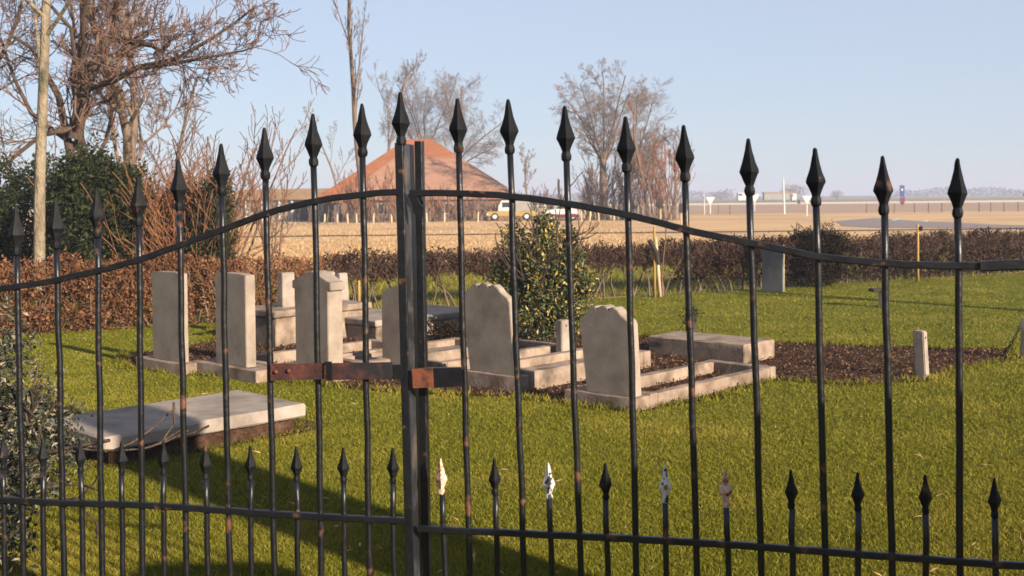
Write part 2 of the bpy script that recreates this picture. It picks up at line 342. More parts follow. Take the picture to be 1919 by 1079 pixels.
# litter on the soil
P = np.stack([rs.uniform(-4, 5.2, 60000), rs.uniform(7, 13, 60000), rs.uniform(.002, .018, 60000)], 1); P = P[inside(P, soil_poly)]
link('leaf_litter', leaves_mesh('leaf_litter', P, .022, .6, rs), M['litter'], label='brown crumbs of soil and leaf litter between the graves', cat='leaf litter', kind='stuff')

# ------------------------------------------------------------ iron gate: two leaves
IR = M['iron']
PROF = [(.0078, 0), (.0105, .003), (.0118, .010), (.0105, .017), (.0088, .021), (.0115, .029), (.0165, .041), (.0210, .050), (.0193, .058), (.0150, .070), (.0110, .083), (.0078, .097), (.0055, .111), (.0042, .119), (.002, .122)]
def leaf(name, A, B, label):
    """A,B: ground (x,y) of two points of the leaf plane"""
    A = Vector((A[0], A[1], 0)); B = Vector((B[0], B[1], 0)); n = Vector((-(B - A).y, (B - A).x, 0)).normalized()
    dx = (B - A).normalized(); C0 = Vector((0, 0, EYE))
    def L(px, py, off=0.0):
        d = ray(px, py); t = (A - C0 + n * off).dot(n) / d.dot(n); return C0 + d * t
    root = empty(name, (A + B) / 2, label=label, cat='gate', group='leaves of the wrought iron gate')
    return root, L, n, dx
def bar(root, L, tip, bot, mtip=None, scale=1.0, lo=-1, n=None, spur=None):
    """one rod: tip pixel, pixel at y=1079; spearhead a sub-part"""
    T = L(*tip); Bt = L(bot, 1079); d = (T - Bt).normalized()
    hl = .122 * scale; Hb = T - d * hl
    k = (Hb.z - .10) / d.z; foot = Hb - d * k
    bm = bmesh.new(); nseg = 14
    pts = [foot.lerp(Hb, i / nseg) + Vector((random.uniform(-1, 1), random.uniform(-1, 1), 0)) * .0014 for i in range(nseg + 1)]
    tube(bm, pts, .0073 if scale > .9 else .0066, 10)
    b = link('bar', bm_mesh('bar', bm, True), M['iron'], root)
    bm = bmesh.new(); ang = random.uniform(-.25, .25)
    lathe(bm, Hb - d * .001, [(r * (scale if scale < 1 else 1), z * scale) for r, z in PROF], 8, d, fac=.24, fz=.024 * scale)
    for f in bm.faces: f.smooth = False
    bmesh.ops.recalc_face_normals(bm, faces=bm.faces)
    for v in bm.verts: v.co += Vector([random.uniform(-.0005, .0005) for _ in range(3)])
    h = link('spearhead', bm_mesh('spearhead', bm), mtip or M['iron_head'], b)
    h.parent = b; h.matrix_parent_inverse = Matrix.Identity(4)
    sharp(h.data, .45)
    return b
def rail(root, L, pts, w=.006, h=.0075, off=0.0, name='rail', m=IR):
    """flat bar swept through pixel points (smoothed)"""
    xs = np.array([p[0] for p in pts], float); ys = np.array([p[1] for p in pts], float)
    X = np.linspace(xs[0], xs[-1], 60)
    # catmull-rom-like smoothing: cubic hermite through the points
    mm = np.gradient(ys, xs); Y = []
    for x in X:
        i = min(max(np.searchsorted(xs, x) - 1, 0), len(xs) - 2); t = (x - xs[i]) / (xs[i + 1] - xs[i]); dxx = xs[i + 1] - xs[i]
        Y.append((2 * t**3 - 3 * t**2 + 1) * ys[i] + (t**3 - 2 * t**2 + t) * dxx * mm[i] + (-2 * t**3 + 3 * t**2) * ys[i + 1] + (t**3 - t**2) * dxx * mm[i + 1])
    bm = bmesh.new(); rings = []; P3 = [L(x, y, off) for x, y in zip(X, Y)]
    for i, p in enumerate(P3):
        d = (P3[min(i + 1, 59)] - P3[max(i - 1, 0)]).normalized(); nn = Vector((-d.y, d.x, 0)).normalized(); up = nn.cross(d).normalized()
        if up.z < 0: up = -up
        p = p + Vector((0, 0, random.uniform(-.0006, .0006)))
        rings.append([bm.verts.new(p + nn * sx * w + up * sz * h) for sx, sz in ((-1, -.7), (-.7, -1), (.7, -1), (1, -.7), (1, .7), (.7, 1), (-.7, 1), (-1, .7))])
    for a, b in zip(rings, rings[1:]):
        for j in range(8): bm.faces.new([a[j], a[(j + 1) % 8], b[(j + 1) % 8], b[j]])
    bm.faces.new(rings[0]); bm.faces.new(rings[-1][::-1]); bmesh.ops.recalc_face_normals(bm, faces=bm.faces)
    return link(name, bm_mesh(name, bm), m, root)

gl, LL, nl, dl = leaf('gate_leaf', (-1.265, 2.71), (-.237, 2.5), 'left leaf of black wrought iron gate, carrying the rusty bolt bar')
gr, LR_, nr, dr = leaf('gate_leaf', (-.215, 2.5), (1.027, 2.206), 'right leaf of black wrought iron gate, with short spikes losing white paint')
random.seed(11)
for tip, bot in [((30, 385), 45), ((104, 372), 120), ((181, 350), 192), ((259, 328), 268), ((334, 298), 350), ((414, 268), 431), ((495, 238), 515), ((586, 212), 603), ((678, 193), 692)]:
    bar(gl, LL, tip, bot)
for tip, bot in [((6, 818), 8), ((80, 820), 83), ((150, 822), 155), ((228, 825), 230), ((306, 825), 308), ((384, 833), 390), ((469, 834), 472), ((555, 836), 559), ((643, 838), 646), ((736, 838), 738)]:
    bar(gl, LL, tip, bot, scale=.68)
for i, (tip, bot) in enumerate([((857, 183), 880), ((952, 185), 983), ((1058, 197), 1088), ((1172, 217), 1193), ((1281, 233), 1307), ((1402, 258), 1427), ((1527, 276), 1547), ((1654, 291), 1672), ((1794, 295), 1799), ((1938, 297), 1934)]):
    b = bar(gr, LR_, tip, bot)
for tip, bot, mt in [((825, 858), 834, 'peel_rust'), ((926, 858), 932, 'iron'), ((1027, 866), 1034, 'peel'), ((1134, 866), 1139, 'iron'), ((1246, 870), 1249, 'peel'), ((1358, 878), 1366, 'peel_rust'),
                     ((1482, 880), 1486, 'iron'), ((1607, 884), 1609, 'iron'), ((1734, 888), 1735, 'iron'), ((1863, 894), 1866, 'iron')]:
    b = bar(gr, LR_, tip, bot, M[mt] if mt != 'iron' else None, scale=.68)
    if mt != 'iron': [c for c in bpy.data.objects if c.parent == b][0]['label'] = 'spearhead with peeling white paint and rust'
rail(gl, LL, [(-90, 548), (0, 541), (30, 537), (105, 525), (183, 507), (260, 487), (335, 460), (418, 430), (500, 400), (587, 378), (682, 364), (748, 359)], off=-.009)
rail(gl, LL, [(-90, 933), (0, 936), (115, 942), (268, 946), (430, 957), (515, 963), (603, 968), (695, 973), (762, 976)], off=-.009)
rail(gr, LR_, [(768, 362), (860, 362), (960, 368), (1065, 382), (1175, 402), (1285, 430), (1405, 455), (1530, 480), (1657, 493), (1797, 498), (1850, 498)], off=-.009)
rail(gr, LR_, [(783, 990), (990, 1000), (1196, 1010), (1422, 1024), (1674, 1043), (1919, 1060), (2000, 1064)], off=-.009)
rail(gr, LR_, [(1836, 499), (1880, 497), (1919, 496), (1990, 496)], w=.008, h=.0105, off=-.013, name='hinge_strap')
# meeting stiles
def stile(root, L, n, dx, top, bot, w, depth, m, name='stile', off=0, lo=.08):
    T = L(*top, off); B = L(bot, 1079, off); d = (T - B).normalized(); foot = T - d * ((T.z - lo) / d.z)
    return link(name, hexa_mesh(name, [(foot - dx * w / 2 - n * 0, dx * w, n * depth, T - foot)], .0018, .0004), m, root)
st = stile(gl, LL, nl, dl, (748, 268), 770, .0185, .088, M['iron_worn_lit'])
# thin dark strip added to paint the shaded front of the left stile
stile(gl, LL, nl, dl, (747, 267), 768, .020, .006, M['iron'], 'front_shade_strip', off=-.0075)
T = LL(750, 172); B0 = LL(768, 1079); d = (T - B0).normalized()
bm = bmesh.new(); tube(bm, [T - d * .15, T - d * .121], .0068, 10); bar_o = link('bar', bm_mesh('bar', bm, True), IR, gl)
bm = bmesh.new(); lathe(bm, T - d * .122, PROF, 8, d, fac=.24, fz=.024); bmesh.ops.recalc_face_normals(bm, faces=bm.faces)
h = link('spearhead', sharp(bm_mesh('spearhead', bm), .45), M['iron_head'], bar_o); h.matrix_parent_inverse = Matrix.Identity(4)
stile(gr, LR_, nr, dr, (783, 264), 797, .018, .022, M['iron'], off=.034)
# hook from the right rail
def plate(root, L, dx, n, quad, th, m, name, off):
    pts = [L(x, y, off) for x, y in quad]
    return link(name, prism_mesh(name, pts, n * -th, .0008), m, root)
plate(gr, LR_, dr, nr, [(764, 364), (779, 364), (791, 385), (795, 387), (794, 407), (783, 405), (775, 398), (774, 386)], .006, M['iron'], 'hook', -.010)
# bolt bar and lock
plate(gl, LL, dl, nl, [(510, 681), (612, 680), (612, 709), (510, 712)], .010, M['rust'], 'bolt_bar', -.010)
plate(gl, LL, dl, nl, [(619, 680), (736, 678), (738, 704), (734, 709), (619, 711)], .010, M['rust'], 'bolt_bar', -.010)
plate(gl, LL, dl, nl, [(609, 677), (622, 677), (622, 713), (609, 713)], .004, M['iron'], 'bolt_clip', -.021)
plate(gl, LL, dl, nl, [(736, 682), (757, 682), (757, 709), (736, 709)], .008, M['iron'], 'bolt_end', -.009)
plate(gr, LR_, dr, nr, [(776, 690), (814, 688), (816, 724), (778, 725)], .016, M['rust_orange'], 'lock_plate', -.006)
plate(gr, LR_, dr, nr, [(815, 688), (866, 687), (868, 722), (816, 725)], .012, M['iron'], 'lock_plate', -.006)
bm = bmesh.new()
for px, py in ((517, 697), (541, 695)):
    bm = bmesh.new(); lathe(bm, LL(px, py, -.021), [(.0055, 0), (.0045, .003), (.002, .005)], 8, -nl)
    link('rivet', bm_mesh('rivet', bm), M['rust_orange'], gl)

# ------------------------------------------------------------ graves
U = Vector((.69, .72, 0)).normalized(); Vv = Vector((.72, -.69, 0)).normalized(); Z = Vector((0, 0, 1))
def solve(fn, lo, hi, target):
    s = 1 if fn(hi) > fn(lo) else -1
    for _ in range(40):
        m = (lo + hi) / 2
        if (fn(m) - target) * s < 0: lo = m
        else: hi = m
    return (lo + hi) / 2
UG, VG = U, Vv
UH, VH = Vector((.66, .7513, 0)), Vector((.7513, -.66, 0))      # the headstones stand a few degrees off the kerbs
def stone_frame(pxL, pyB, pxR, hb, pyT):
    A = G(pxL, pyB, hb); w = solve(lambda w: proj(A + VH * w)[0], .02, 2.5, pxR)
    mid = A + VH * w * .5; h = solve(lambda h: proj(mid + Z * h)[1], .02, 3, pyT)
    return A, w, h
def profile(kind, w, h):
    if kind == 'flat': return [(0, 0), (w, 0), (w * 1.0, h * .985), (w * .8, h), (w * .2, h * 1.0), (0, h * .985)]
    if kind == 'gable': return [(.02 * w, 0), (.98 * w, 0), (.98 * w, h * .80), (1.06 * w, h * .81), (1.06 * w, h * .89), (.96 * w, h * .905), (.62 * w, h * .985), (.5 * w, h), (.38 * w, h * .985), (.04 * w, h * .905), (-.06 * w, h * .89), (-.06 * w, h * .81), (.02 * w, h * .80)]
    if kind == 'round': return [(0, 0), (w, 0)] + [(w / 2 + w / 2 * math.cos(a), h * .82 + h * .18 * math.sin(a)) for a in np.linspace(0, math.pi, 13)]
    if kind == 'scallop':
        top = []
        pts = [(1.0, .80), (.97, .845), (.90, .875), (.84, .905), (.79, .95), (.72, .985), (.66, .985), (.615, .945), (.57, .985), (.50, 1.0), (.43, .985), (.385, .945), (.34, .985), (.28, .985), (.21, .95), (.16, .905), (.10, .875), (.03, .845), (0, .80)]
        return [(w * .04, 0), (w * .96, 0)] + [(x * w, z * h) for x, z in pts]
def headstone(pxL, pyB, pxR, hb, pyT, t, kind, label, m='stone', lean=0.0, base=None, side=0.0, bm_=.005, cat='headstone'):
    A, w, h = stone_frame(pxL, pyB, pxR, hb, pyT)
    root = empty('headstone', A + VH * w / 2 + UH * t / 2 - Z * hb, label=label, cat=cat, group='headstones of the graves')
    pts = [A + VH * (x + side * z) + Z * z + UH * (-lean * z) for x, z in profile(kind, w, h)]
    link('slab', prism_mesh('slab', pts, UH * t, bm_), M[m], root)
    if base:
        l, r, d, bk, mk = base           # extra left, right, in front, behind
        link('plinth', rough_block('plinth', A - VH * l - UH * d - Z * (hb + .01), VH * (w + l + r), UH * (t + d + bk), Z * (hb + .011)), M[mk], root)
    return A, w, h, root
random.seed(5)
hs = {}
hs[1] = headstone(287, 671, 341, .09, 509, .07, 'flat', 'plain flat-topped grey headstone, leftmost in the front row', base=(.20, .10, .06, .05, 'stone_kerb'))
hs[2] = headstone(405, 680, 462, .10, 512, .10, 'flat', 'plain flat-topped tan headstone, second in the front row from the beech hedge', base=(.28, .22, .06, .08, 'stone_kerb'))
hs[3] = headstone(553, 681, 617, .10, 508, .16, 'gable', 'headstone with gabled top and moulded shoulders behind the rusty bolt bar', base=(.10, .12, .05, .08, 'stone_kerb'))
hs[4] = headstone(716, 680, 792, .08, 535, .06, 'round', 'chipped round-topped headstone mostly hidden behind the gate stiles', base=(.06, .08, .04, .06, 'stone_kerb'))
hs[5] = headstone(877, 693, 968, .12, 531, .075, 'scallop', 'tall headstone with scalloped top leaning back, right of the gate stiles', base=(.02, .04, .04, .04, 'stone_kerb'), side=-.12)
hs[6] = headstone(1096, 733, 1190, .09, 573, .11, 'scallop', 'scallop-topped headstone with dark stained face, nearest to the right-hand kerbed grave', base=(.16, .03, .04, .04, 'stone_kerb'), side=-.09)
# second row
headstone(521, 640, 531, 0, 511, .16, 'flat', 'narrow pale upright stone between the second and the gabled headstone', m='stone_pale', cat='headstone')
headstone(600, 632, 614, 0, 509, .12, 'flat', 'pale headstone just showing behind the top of the gabled stone', m='stone_pale')
headstone(637, 622, 644, 0, 512, .12, 'flat', 'small pale leaning headstone right behind the gabled stone', m='stone_pale', side=-.09)
headstone(1428, 545, 1467, 0, 459, .05, 'flat', 'bluish grey headstone standing alone against the far hedge', m='stone_blue')
# kerbed plots: frames of four kerbs
def kerb_plot(A, w, l, kh, kt, label, m='stone_kerb', inner=None, hole_h=None):
    """A = front-left ground corner; w along V, l along U"""
    root = empty('grave_kerb', A + Vv * w / 2 + U * l / 2, label=label, cat='grave kerb', group='kerbed grave plots')
    A = A - Z * .01; kh += .01
    link('kerb', rough_block('kerb', A, Vv * w, U * kt, Z * kh), M[m], root)
    link('kerb', rough_block('kerb', A + U * (l - kt), Vv * w, U * kt, Z * (kh - .003)), M[m], root)
    link('kerb', rough_block('kerb', A + U * (kt + .003) + Vv * .003, Vv * kt, U * (l - 2 * kt - .006), Z * (kh - .006)), M[m], root)
    link('kerb', rough_block('kerb', A + U * (kt + .003) + Vv * (w - kt - .003), Vv * kt, U * (l - 2 * kt - .006), Z * (kh - .005)), M[m], root)
    if inner:
        im, ih = inner
        link('infill', rough_block('infill', A + U * (kt + .01) + Vv * (kt + .01), Vv * (w - 2 * kt - .02), U * (l - 2 * kt - .02), Z * (ih + .01), .006), M[im], root)
    return root
a6 = hs[6][0] - Z * .09; w6 = hs[6][1]
kerb_plot(a6 - Vv * .16 + U * .16, w6 + .19, 1.72, .10, .09, 'low stone kerb with sunken middle behind the nearest scallop-topped headstone')
a5 = hs[5][0] - Z * .12; w5 = hs[5][1]
kerb_plot(a5 - Vv * .02 + U * .13, w5 + .08, 1.55, .15, .10, 'stepped stone kerb behind the tall leaning scallop-topped headstone', inner=('stone_kerb', .08))
a4 = hs[4][0] - Z * .08; w4 = hs[4][1]
kerb_plot(a4 - Vv * .06 + U * .14, w4 + .14, 1.6, .12, .09, 'stone kerb behind the round-topped headstone hidden by the gate stiles')
a3 = hs[3][0] - Z * .1; w3 = hs[3][1]
kerb_plot(a3 - Vv * .08 + U * .27, w3 + .18, 1.7, .13, .09, 'pale stone kerb behind the gabled headstone', m='stone_kerb', inner=('stone_kerb', .07))
a2 = hs[2][0] - Z * .1; w2 = hs[2][1]
kerb_plot(a2 - Vv * .2 + U * .2, w2 + .36, 1.7, .11, .09, 'stone kerb stretching behind the flat-topped tan headstone')
# ledger slabs
def ledger(A, w, l, h0_, h, label, m='stone_pale', over=.03, mb='stone_kerb'):
    root = empty('ledger_slab', A + Vv * w / 2 + U * l / 2, label=label, cat='grave slab', group='flat grave slabs')
    link('base', rough_block('base', A - Z * .02, Vv * w, U * l, Z * (h0_ + .019), .01), M[mb], root)
    link('slab', rough_block('slab', A - Vv * over - U * over + Z * h0_, Vv * (w + 2 * over), U * (l + 2 * over), Z * h, .012, 9, .0025), M[m], root)
    return root
# left slab: near corner about (345,835), far right (555,793)
c0 = G(205, 872); l1 = solve(lambda q: proj(c0 + U * q + Z * .14)[0], .2, 4, 550)
ledger(c0 - Vv * .68 + Vv * .0, .68, l1, .09, .085, 'large pale flat grave slab on the lawn at left, half in tree shadow', over=.06, mb='soil')
sheet('soil_edge', [c0 + Vv * .07 - U * .08, c0 + Vv * .10 + U * (l1 + .12), c0 + Vv * .02 + U * (l1 + .30), c0 - Vv * .35 + U * (l1 + .25), c0 - Vv * .78 + U * (l1 + .08), c0 - Vv * .78 - U * .1], .001, M['soil'], .15, .02)
# right slab (1205-1450)
c1 = G(1395, 682); wl = 1.0
l2 = solve(lambda q: proj(c1 - Vv * q + Z * .18)[0], .3, 4, 1215); l3 = solve(lambda q: proj(c1 + U * q + Z * .18)[0], .05, 3, 1452)
rt = empty('ledger_slab', c1 - Vv * l2 / 2, label='low flat tan grave slab on bare soil right of the scallop-topped stones', cat='grave slab', group='flat grave slabs')
link('slab', rough_block('slab', c1 - Vv * l2 - Z * .02, Vv * l2, U * max(l3, .5), Z * .19, .01), M['stone_kerb'], rt)
# raised box tomb behind stones 2 and 3
c2 = G(505, 648)
ledger(c2 - Vv * .5, .62, 1.2, .30, .07, 'raised pale table slab behind the flat-topped tan headstone', m='stone_kerb', over=.04)
c3 = G(700, 640)
ledger(c3 - Vv * .9, .95, 1.5, .16, .07, 'stepped pale grave slab behind the gabled headstone')
def post(px, py, pxr, pyT, t, name, label, m='stone_pale', side=0, cat='stone post', hole=True, grp='stone posts round the plots'):
    A = G(px, py); w = solve(lambda w: proj(A + Vv * w)[0], .01, 1, pxr); h = solve(lambda h: proj(A + Z * h)[1], .05, 2, pyT)
    root = empty(name, A + (Vv * w + U * t) / 2, label=label, cat=cat, group=grp)
    o = [(0, 0), (w, 0), (w, h), (w * .85, h + .01), (w * .15, h + .012), (0, h)]
    pts = [A + Vv * (x + side * z) + Z * (z - .01) for x, z in o]
    link('shaft', prism_mesh('shaft', pts, U * t, .007), M[m], root)
    if hole:
        bm = bmesh.new(); q = A + Vv * (w + side * h * .86 - .002) + U * t / 2 + Z * h * .86
        lathe(bm, q, [(.010, 0), (.010, .004)], 8, Vv); link('ring_hole', bm_mesh('ring_hole', bm), M['dark'], root)
    return root, A, w, h
post(1041, 673, 1053, 600, .13, 'stone_post', 'small pale stone post with a hole, beside the variegated bush')
post(1715, 708, 1735, 620, .08, 'stone_post', 'crooked white stone post standing alone on the soil strip', side=-.06)
post(1912, 672, 1926, 596, .10, 'stone_post', 'stone post holding a chain at the right edge')
r_, A_, w_, h_ = post(1284, 640, 1296, 585, .10, 'dark_post', 'dark mossy post behind the flat tan slab', m='wood_dark', hole=False, cat='post')  # shaft in one dark tone, leaves on top
P = np.array([A_ + Vector((.06, .02, h_ + .01))]) + np.random.RandomState(3).normal(size=(260, 3)) * [.05, .05, .05] - [0, 0, .03]
link('ivy', leaves_mesh('ivy', P, .03), M['yew'], r_)
post(1646, 575, 1655, 548, .10, 'marker_stone', 'little grave marker with a dark cap on the far lawn', hole=False, cat='grave marker')
q = G(1646, 575); link('cap', hexa_mesh('cap', [(q + Vector((-.09, -.05, .20)), (.22, 0, 0), (0, .2, 0), (.01, 0, .045))], .012), M['wood_dark'], bpy.data.objects['marker_stone'])
# chains
def chain(a, b, sag, label):
    a, b = Vector(a), Vector(b); bm = bmesh.new(); n = max(6, int((b - a).length / .035))
    for i in range(n):
        t = (i + .5) / n; p = a.lerp(b, t) - Z * sag * 4 * t * (1 - t); t2 = t + .3 / n; p2 = a.lerp(b, t2) - Z * sag * 4 * t2 * (1 - t2); d = (p2 - p).normalized()
        s = d.cross(Z).normalized() if i % 2 else d.cross(d.cross(Z)).normalized()
        ring = [p + d * .024 * math.cos(x) + s * .011 * math.sin(x) for x in np.linspace(0, 2 * math.pi, 9)[:-1]]
        tube(bm, ring + [ring[0]], .004, 5)
    return link('chain', bm_mesh('chain', bm), M['wood_dark'], label=label, cat='chain', group='chains between the posts')
chain(A_ + Z * h_ * .75, G(1225, 640), .10, 'dark chain hanging from the dark mossy post towards the flat slab')
chain(G(1912, 672) + Z * .30, G(1878, 668) + Z * .02, .03, 'thin chain hanging from the post at the right edge')
# small pale things on the graves
def rnd_leafball(name, c, r, n, size, m, parent=None, rs_=None, flat=1.0, asp=.5):
    rs_ = rs_ or np.random.RandomState(n); d = rs_.normal(size=(n, 3)); d /= np.linalg.norm(d, axis=1, keepdims=True)
    P = np.array(c) + d * np.array(r) * (rs_.rand(n, 1) ** .35)
    return leaves_mesh(name, P, size, asp, rs_)
s = empty('low_shrub', G(838, 640), label='low dark leafless shrub just left of the tall scallop-topped stone', cat='shrub')
link('foliage', rnd_leafball('foliage', G(838, 640) + Z * .11, (.2, .2, .12), 900, .03, None), M['yew_brown'], s)

# ------------------------------------------------------------ plants
def grow(rng, p0, d0, L, r, lv, spread=.6, up=.25, kids=5, ratio=.62, wander=.18, n=6, rmin=.003, out=None, start=.25, rr=.55, droop=0):
    """returns list of (p0,p1,r0,r1,level)"""
    out = [] if out is None else out; stack = [(Vector(p0), Vector(d0).normalized(), L, r, 0)]
    while stack:
        p, d, l, r0, k = stack.pop(); ns = max(3, n - k); pos = []
        r1e = r0 * (.45 if k else .5); q = p.copy()
        for i in range(ns):
            ra = r0 + (r1e - r0) * i / ns; rb = r0 + (r1e - r0) * (i + 1) / ns
            d = (d + Vector((rng.gauss(0, 1), rng.gauss(0, 1), rng.gauss(0, .7))) * wander + Z * (up * .25 if k else up * .1)).normalized()
            e = q + d * l / ns; out.append((q, e, max(ra, rmin), max(rb, rmin), k)); pos.append((q, e, d, rb)); q = e
        if k < lv:
            m = kids if k else int(kids * 1.3)
            for j in range(m):
                t = start + (1 - start) * (j + rng.random()) / m if k == 0 else .2 + .8 * (j + rng.random()) / m
                i = min(int(t * ns), ns - 1); a, b, dd, rb = pos[i]; f = t * ns - i
                pp = a.lerp(b, f); az = rng.random() * 6.283
                s1 = dd.cross(Vector((.3, .9, .2))).normalized(); s2 = dd.cross(s1)
                sp = spread * rng.uniform(.7, 1.35)
                nd = (dd * math.cos(sp) + (s1 * math.cos(az) + s2 * math.sin(az)) * math.sin(sp) + Z * up * .5).normalized()
                ll = l * ratio * rng.uniform(.65, 1.15) * (1.15 - .55 * t)
                stack.append((pp, nd, ll, max(rb * rr * rng.uniform(.8, 1.1), rmin), k + 1))
    return out
def stems_of(S, root, k=4):
    cur = []
    for s_ in [q for q in S if q[4] == 0] + [None]:
        if cur and (s_ is None or (Vector(s_[0]) - Vector(cur[-1][1])).length > 1e-5):
            link('stem', segs_mesh('stem', [q[:4] for q in cur], k), M['bark'], root); cur = []
        if s_ is not None: cur.append(s_)
def tree(name, base, h, r, seed, label, lv=4, mt='bark', mc='twig', group=None, cat='tree', extra=None, **kw):
    rng = random.Random(seed); base = Vector(base)
    S = grow(rng, base - Z * .05, kw.pop('d0', Z), h, r, lv, **kw)
    if extra: S += extra(rng)
    root = empty(name, base, label=label, cat=cat, group=group)
    lim = 1 if lv > 3 else 0
    T = [s[:4] for s in S if s[4] <= lim]; Cn = [s[:4] for s in S if s[4] > lim]
    link('trunk', segs_mesh('trunk', T, 7), M[mt], root); link('crown', segs_mesh('crown', Cn, 3), M[mc], root)
    return root

gt = 'bare trees behind the left hedge'
def limbs(specs, z0, rmin=.006, **kk):   # explicit limbs through pixel waypoints at a depth
    def f(rng):
        out = []
        for pts, r in specs:
            P3 = [D(x, y, z0 + dz) for x, y, dz in pts]; n = len(P3) - 1
            for i in range(n):
                ra, rb = r * (1 - .8 * i / n), r * (1 - .8 * (i + 1) / n)
                out.append((P3[i], P3[i + 1], ra, rb, 1))
                for j in range(5):
                    pp = P3[i].lerp(P3[i + 1], rng.random()); dd = (P3[i + 1] - P3[i]).normalized()
                    nd = (dd * .6 + Vector((rng.gauss(0, .6), rng.gauss(0, .6), rng.gauss(.2, .6)))).normalized()
                    sub = grow(rng, pp, nd, rng.uniform(.5, 1.1), max(rb * .35, .006), 2, spread=.7, kids=4, wander=.25, n=5, rmin=rmin)
                    out += [(a, b, c, d, e + 2) for a, b, c, d, e in sub]
        return out
    return f
tree('bare_tree', D(73, 500, 15.0).xy.to_3d(), 7.0, .085, 3, 'bare tree with straight pale trunk, nearest the left edge', 4, 'bark_pale', 'twig', gt, spread=.8, up=.15, kids=5, ratio=.42, wander=.012, n=9, rmin=.005, start=.35, d0=Vector((.005, 0, 1)))
tree('gnarled_tree', D(135, 480, 19).xy.to_3d(), 6.6, .115, 14, 'gnarled bare tree with dark crooked limbs reaching over to the right', 4, 'bark_dark', 'twig_red', gt,
     extra=limbs([([(140, 260, 0), (160, 160, 0), (200, 75, 0), (222, 60, 0), (215, 20, 0), (235, -60, 0)], .13),
                  ([(205, 70, 0), (250, 78, -.3), (285, 85, -.6), (300, 95, -.6), (320, 75, -.8)], .07),
                  ([(150, 170, 0), (215, 150, -.5), (260, 125, -.8), (330, 110, -1), (400, 70, -1), (450, 35, -1), (480, 10, -1)], .06),
                  ([(260, 128, -.8), (330, 118, -1), (400, 105, -1.2), (455, 95, -1.2), (490, 85, -1.2)], .04),
                  ([(135, 300, 0), (110, 180, .3), (60, 90, .3), (10, 60, .3)], .08),
                  ([(145, 240, 0), (80, 250, -.4), (20, 300, -.5), (-20, 330, -.5)], .06)], 19),
     spread=.85, up=.1, kids=7, ratio=.5, wander=.22, n=7, rmin=.004, start=.3)
tree('bare_tree', D(235, 480, 21).xy.to_3d(), 5.6, .11, 22, 'bare tree with upright reddish trunk above the evergreen bush', 4, 'bark', 'twig_red', gt, spread=.75, up=.25, kids=6, ratio=.45, wander=.08, n=8, rmin=.006, start=.45)
tree('bare_tree', D(-30, 480, 20).xy.to_3d(), 6.4, .14, 29, 'bare tree whose crown leans in from the left edge', 4, 'bark', 'twig', gt, spread=.8, up=.2, kids=7, ratio=.5, wander=.1, n=8, rmin=.007, start=.3)
tree('sapling', D(308, 480, 20).xy.to_3d(), 3.9, .04, 31, 'slender bare sapling between the reddish trunk and the dark ivy column', 3, 'bark', 'twig', gt, spread=.7, up=.3, kids=6, ratio=.35, wander=.06, n=8, rmin=.005, start=.4)
for px, hh, sd_, lb in ((448, 3.6, 41, 'open bare shrub with upright stems left of the long low farm building'), (405, 2.9, 42, 'bare shrub growing round the dark ivy column'), (500, 2.3, 44, 'thin arching bare shrub in front of the long low farm building'), (350, 2.7, 45, 'bare shrub with tangled red-brown twigs left of the ivy column')):
    rng = random.Random(sd_); b = D(px, 480, 18.5).xy.to_3d()
    root = empty('bare_shrub', b, label=lb, cat='shrub', group='bare shrubs behind the left hedge')
    for j in range(4 if px > 440 else 7):
        S = grow(rng, b + Vector((rng.uniform(-.3, .3), rng.uniform(-.3, .3), 0)), Vector((rng.gauss(0, .28), rng.gauss(0, .28), 1)), hh * rng.uniform(.6, 1), .022, 2, spread=.55, up=.2, kids=5, ratio=.42, wander=.1, n=7, rmin=.0055, start=.3)
        link('stem', segs_mesh('stem', [s_[:4] for s_ in S], 4), M['twig_red'], root)
# evergreens
def evergreen(name, base, blobs, n, size, m, label, asp=.45, seed=1, cat='bush', up=.3, trunk=None):
    rs_ = np.random.RandomState(seed); P = []
    tot = sum(b[1][0] * b[1][2] for b in blobs)
    for c, r in blobs:
        k = int(n * r[0] * r[2] / tot); d = rs_.normal(size=(k, 3)); d /= np.linalg.norm(d, axis=1, keepdims=True)
        q = d * (rs_.rand(k, 1) ** .3)
        # clumps: modulate the radius by a lumpy field
        lump = 1 + .16 * np.sin(d[:, 0:1] * 7 + c[0] * 5) * np.sin(d[:, 2:3] * 8 + 1) + .12 * np.sin(d[:, 1:2] * 11) + .08 * rs_.normal(size=(k, 1))
        P.append(np.array(c) + q * lump * np.array(r))
    P = np.concatenate(P); kc = 12; ce = P[rs_.randint(0, len(P), len(P) // kc + 1)]
    P = ce[rs_.randint(0, len(ce), len(P))] + rs_.normal(size=(len(P), 3)) * size * .75; P = P[P[:, 2] > .02]
    root = empty(name, base, label=label, cat=cat)
    link('foliage', leaves_mesh('foliage', P, size, asp, rs_, up), M[m], root)
    S = []
    rng = random.Random(seed); base = Vector(base)
    for c, r in blobs: S += [s_[:4] for s_ in grow(rng, base, Vector(c) - base + Z * .2, (Vector(c) - base).length + r[2] * .6, .03 * max(r[0], .5), 2, spread=.5, kids=4, rmin=.005)]
    link('trunk', segs_mesh('trunk', S, 4), M['bark_dark'], root)
    return root
b = D(185, 480, 15.7).xy.to_3d()
evergreen('evergreen_bush', b, [(b + Z * 1.1, (.72, .7, 1.1)), (b + Vector((-.15, 0, 1.75)), (.5, .5, .45)), (b + Vector((.35, 0, 1.4)), (.4, .4, .6))], 26000, .07, 'yew', 'rounded dark green evergreen bush rising behind the left hedge', seed=4)
b = D(50, 480, 17.5).xy.to_3d()
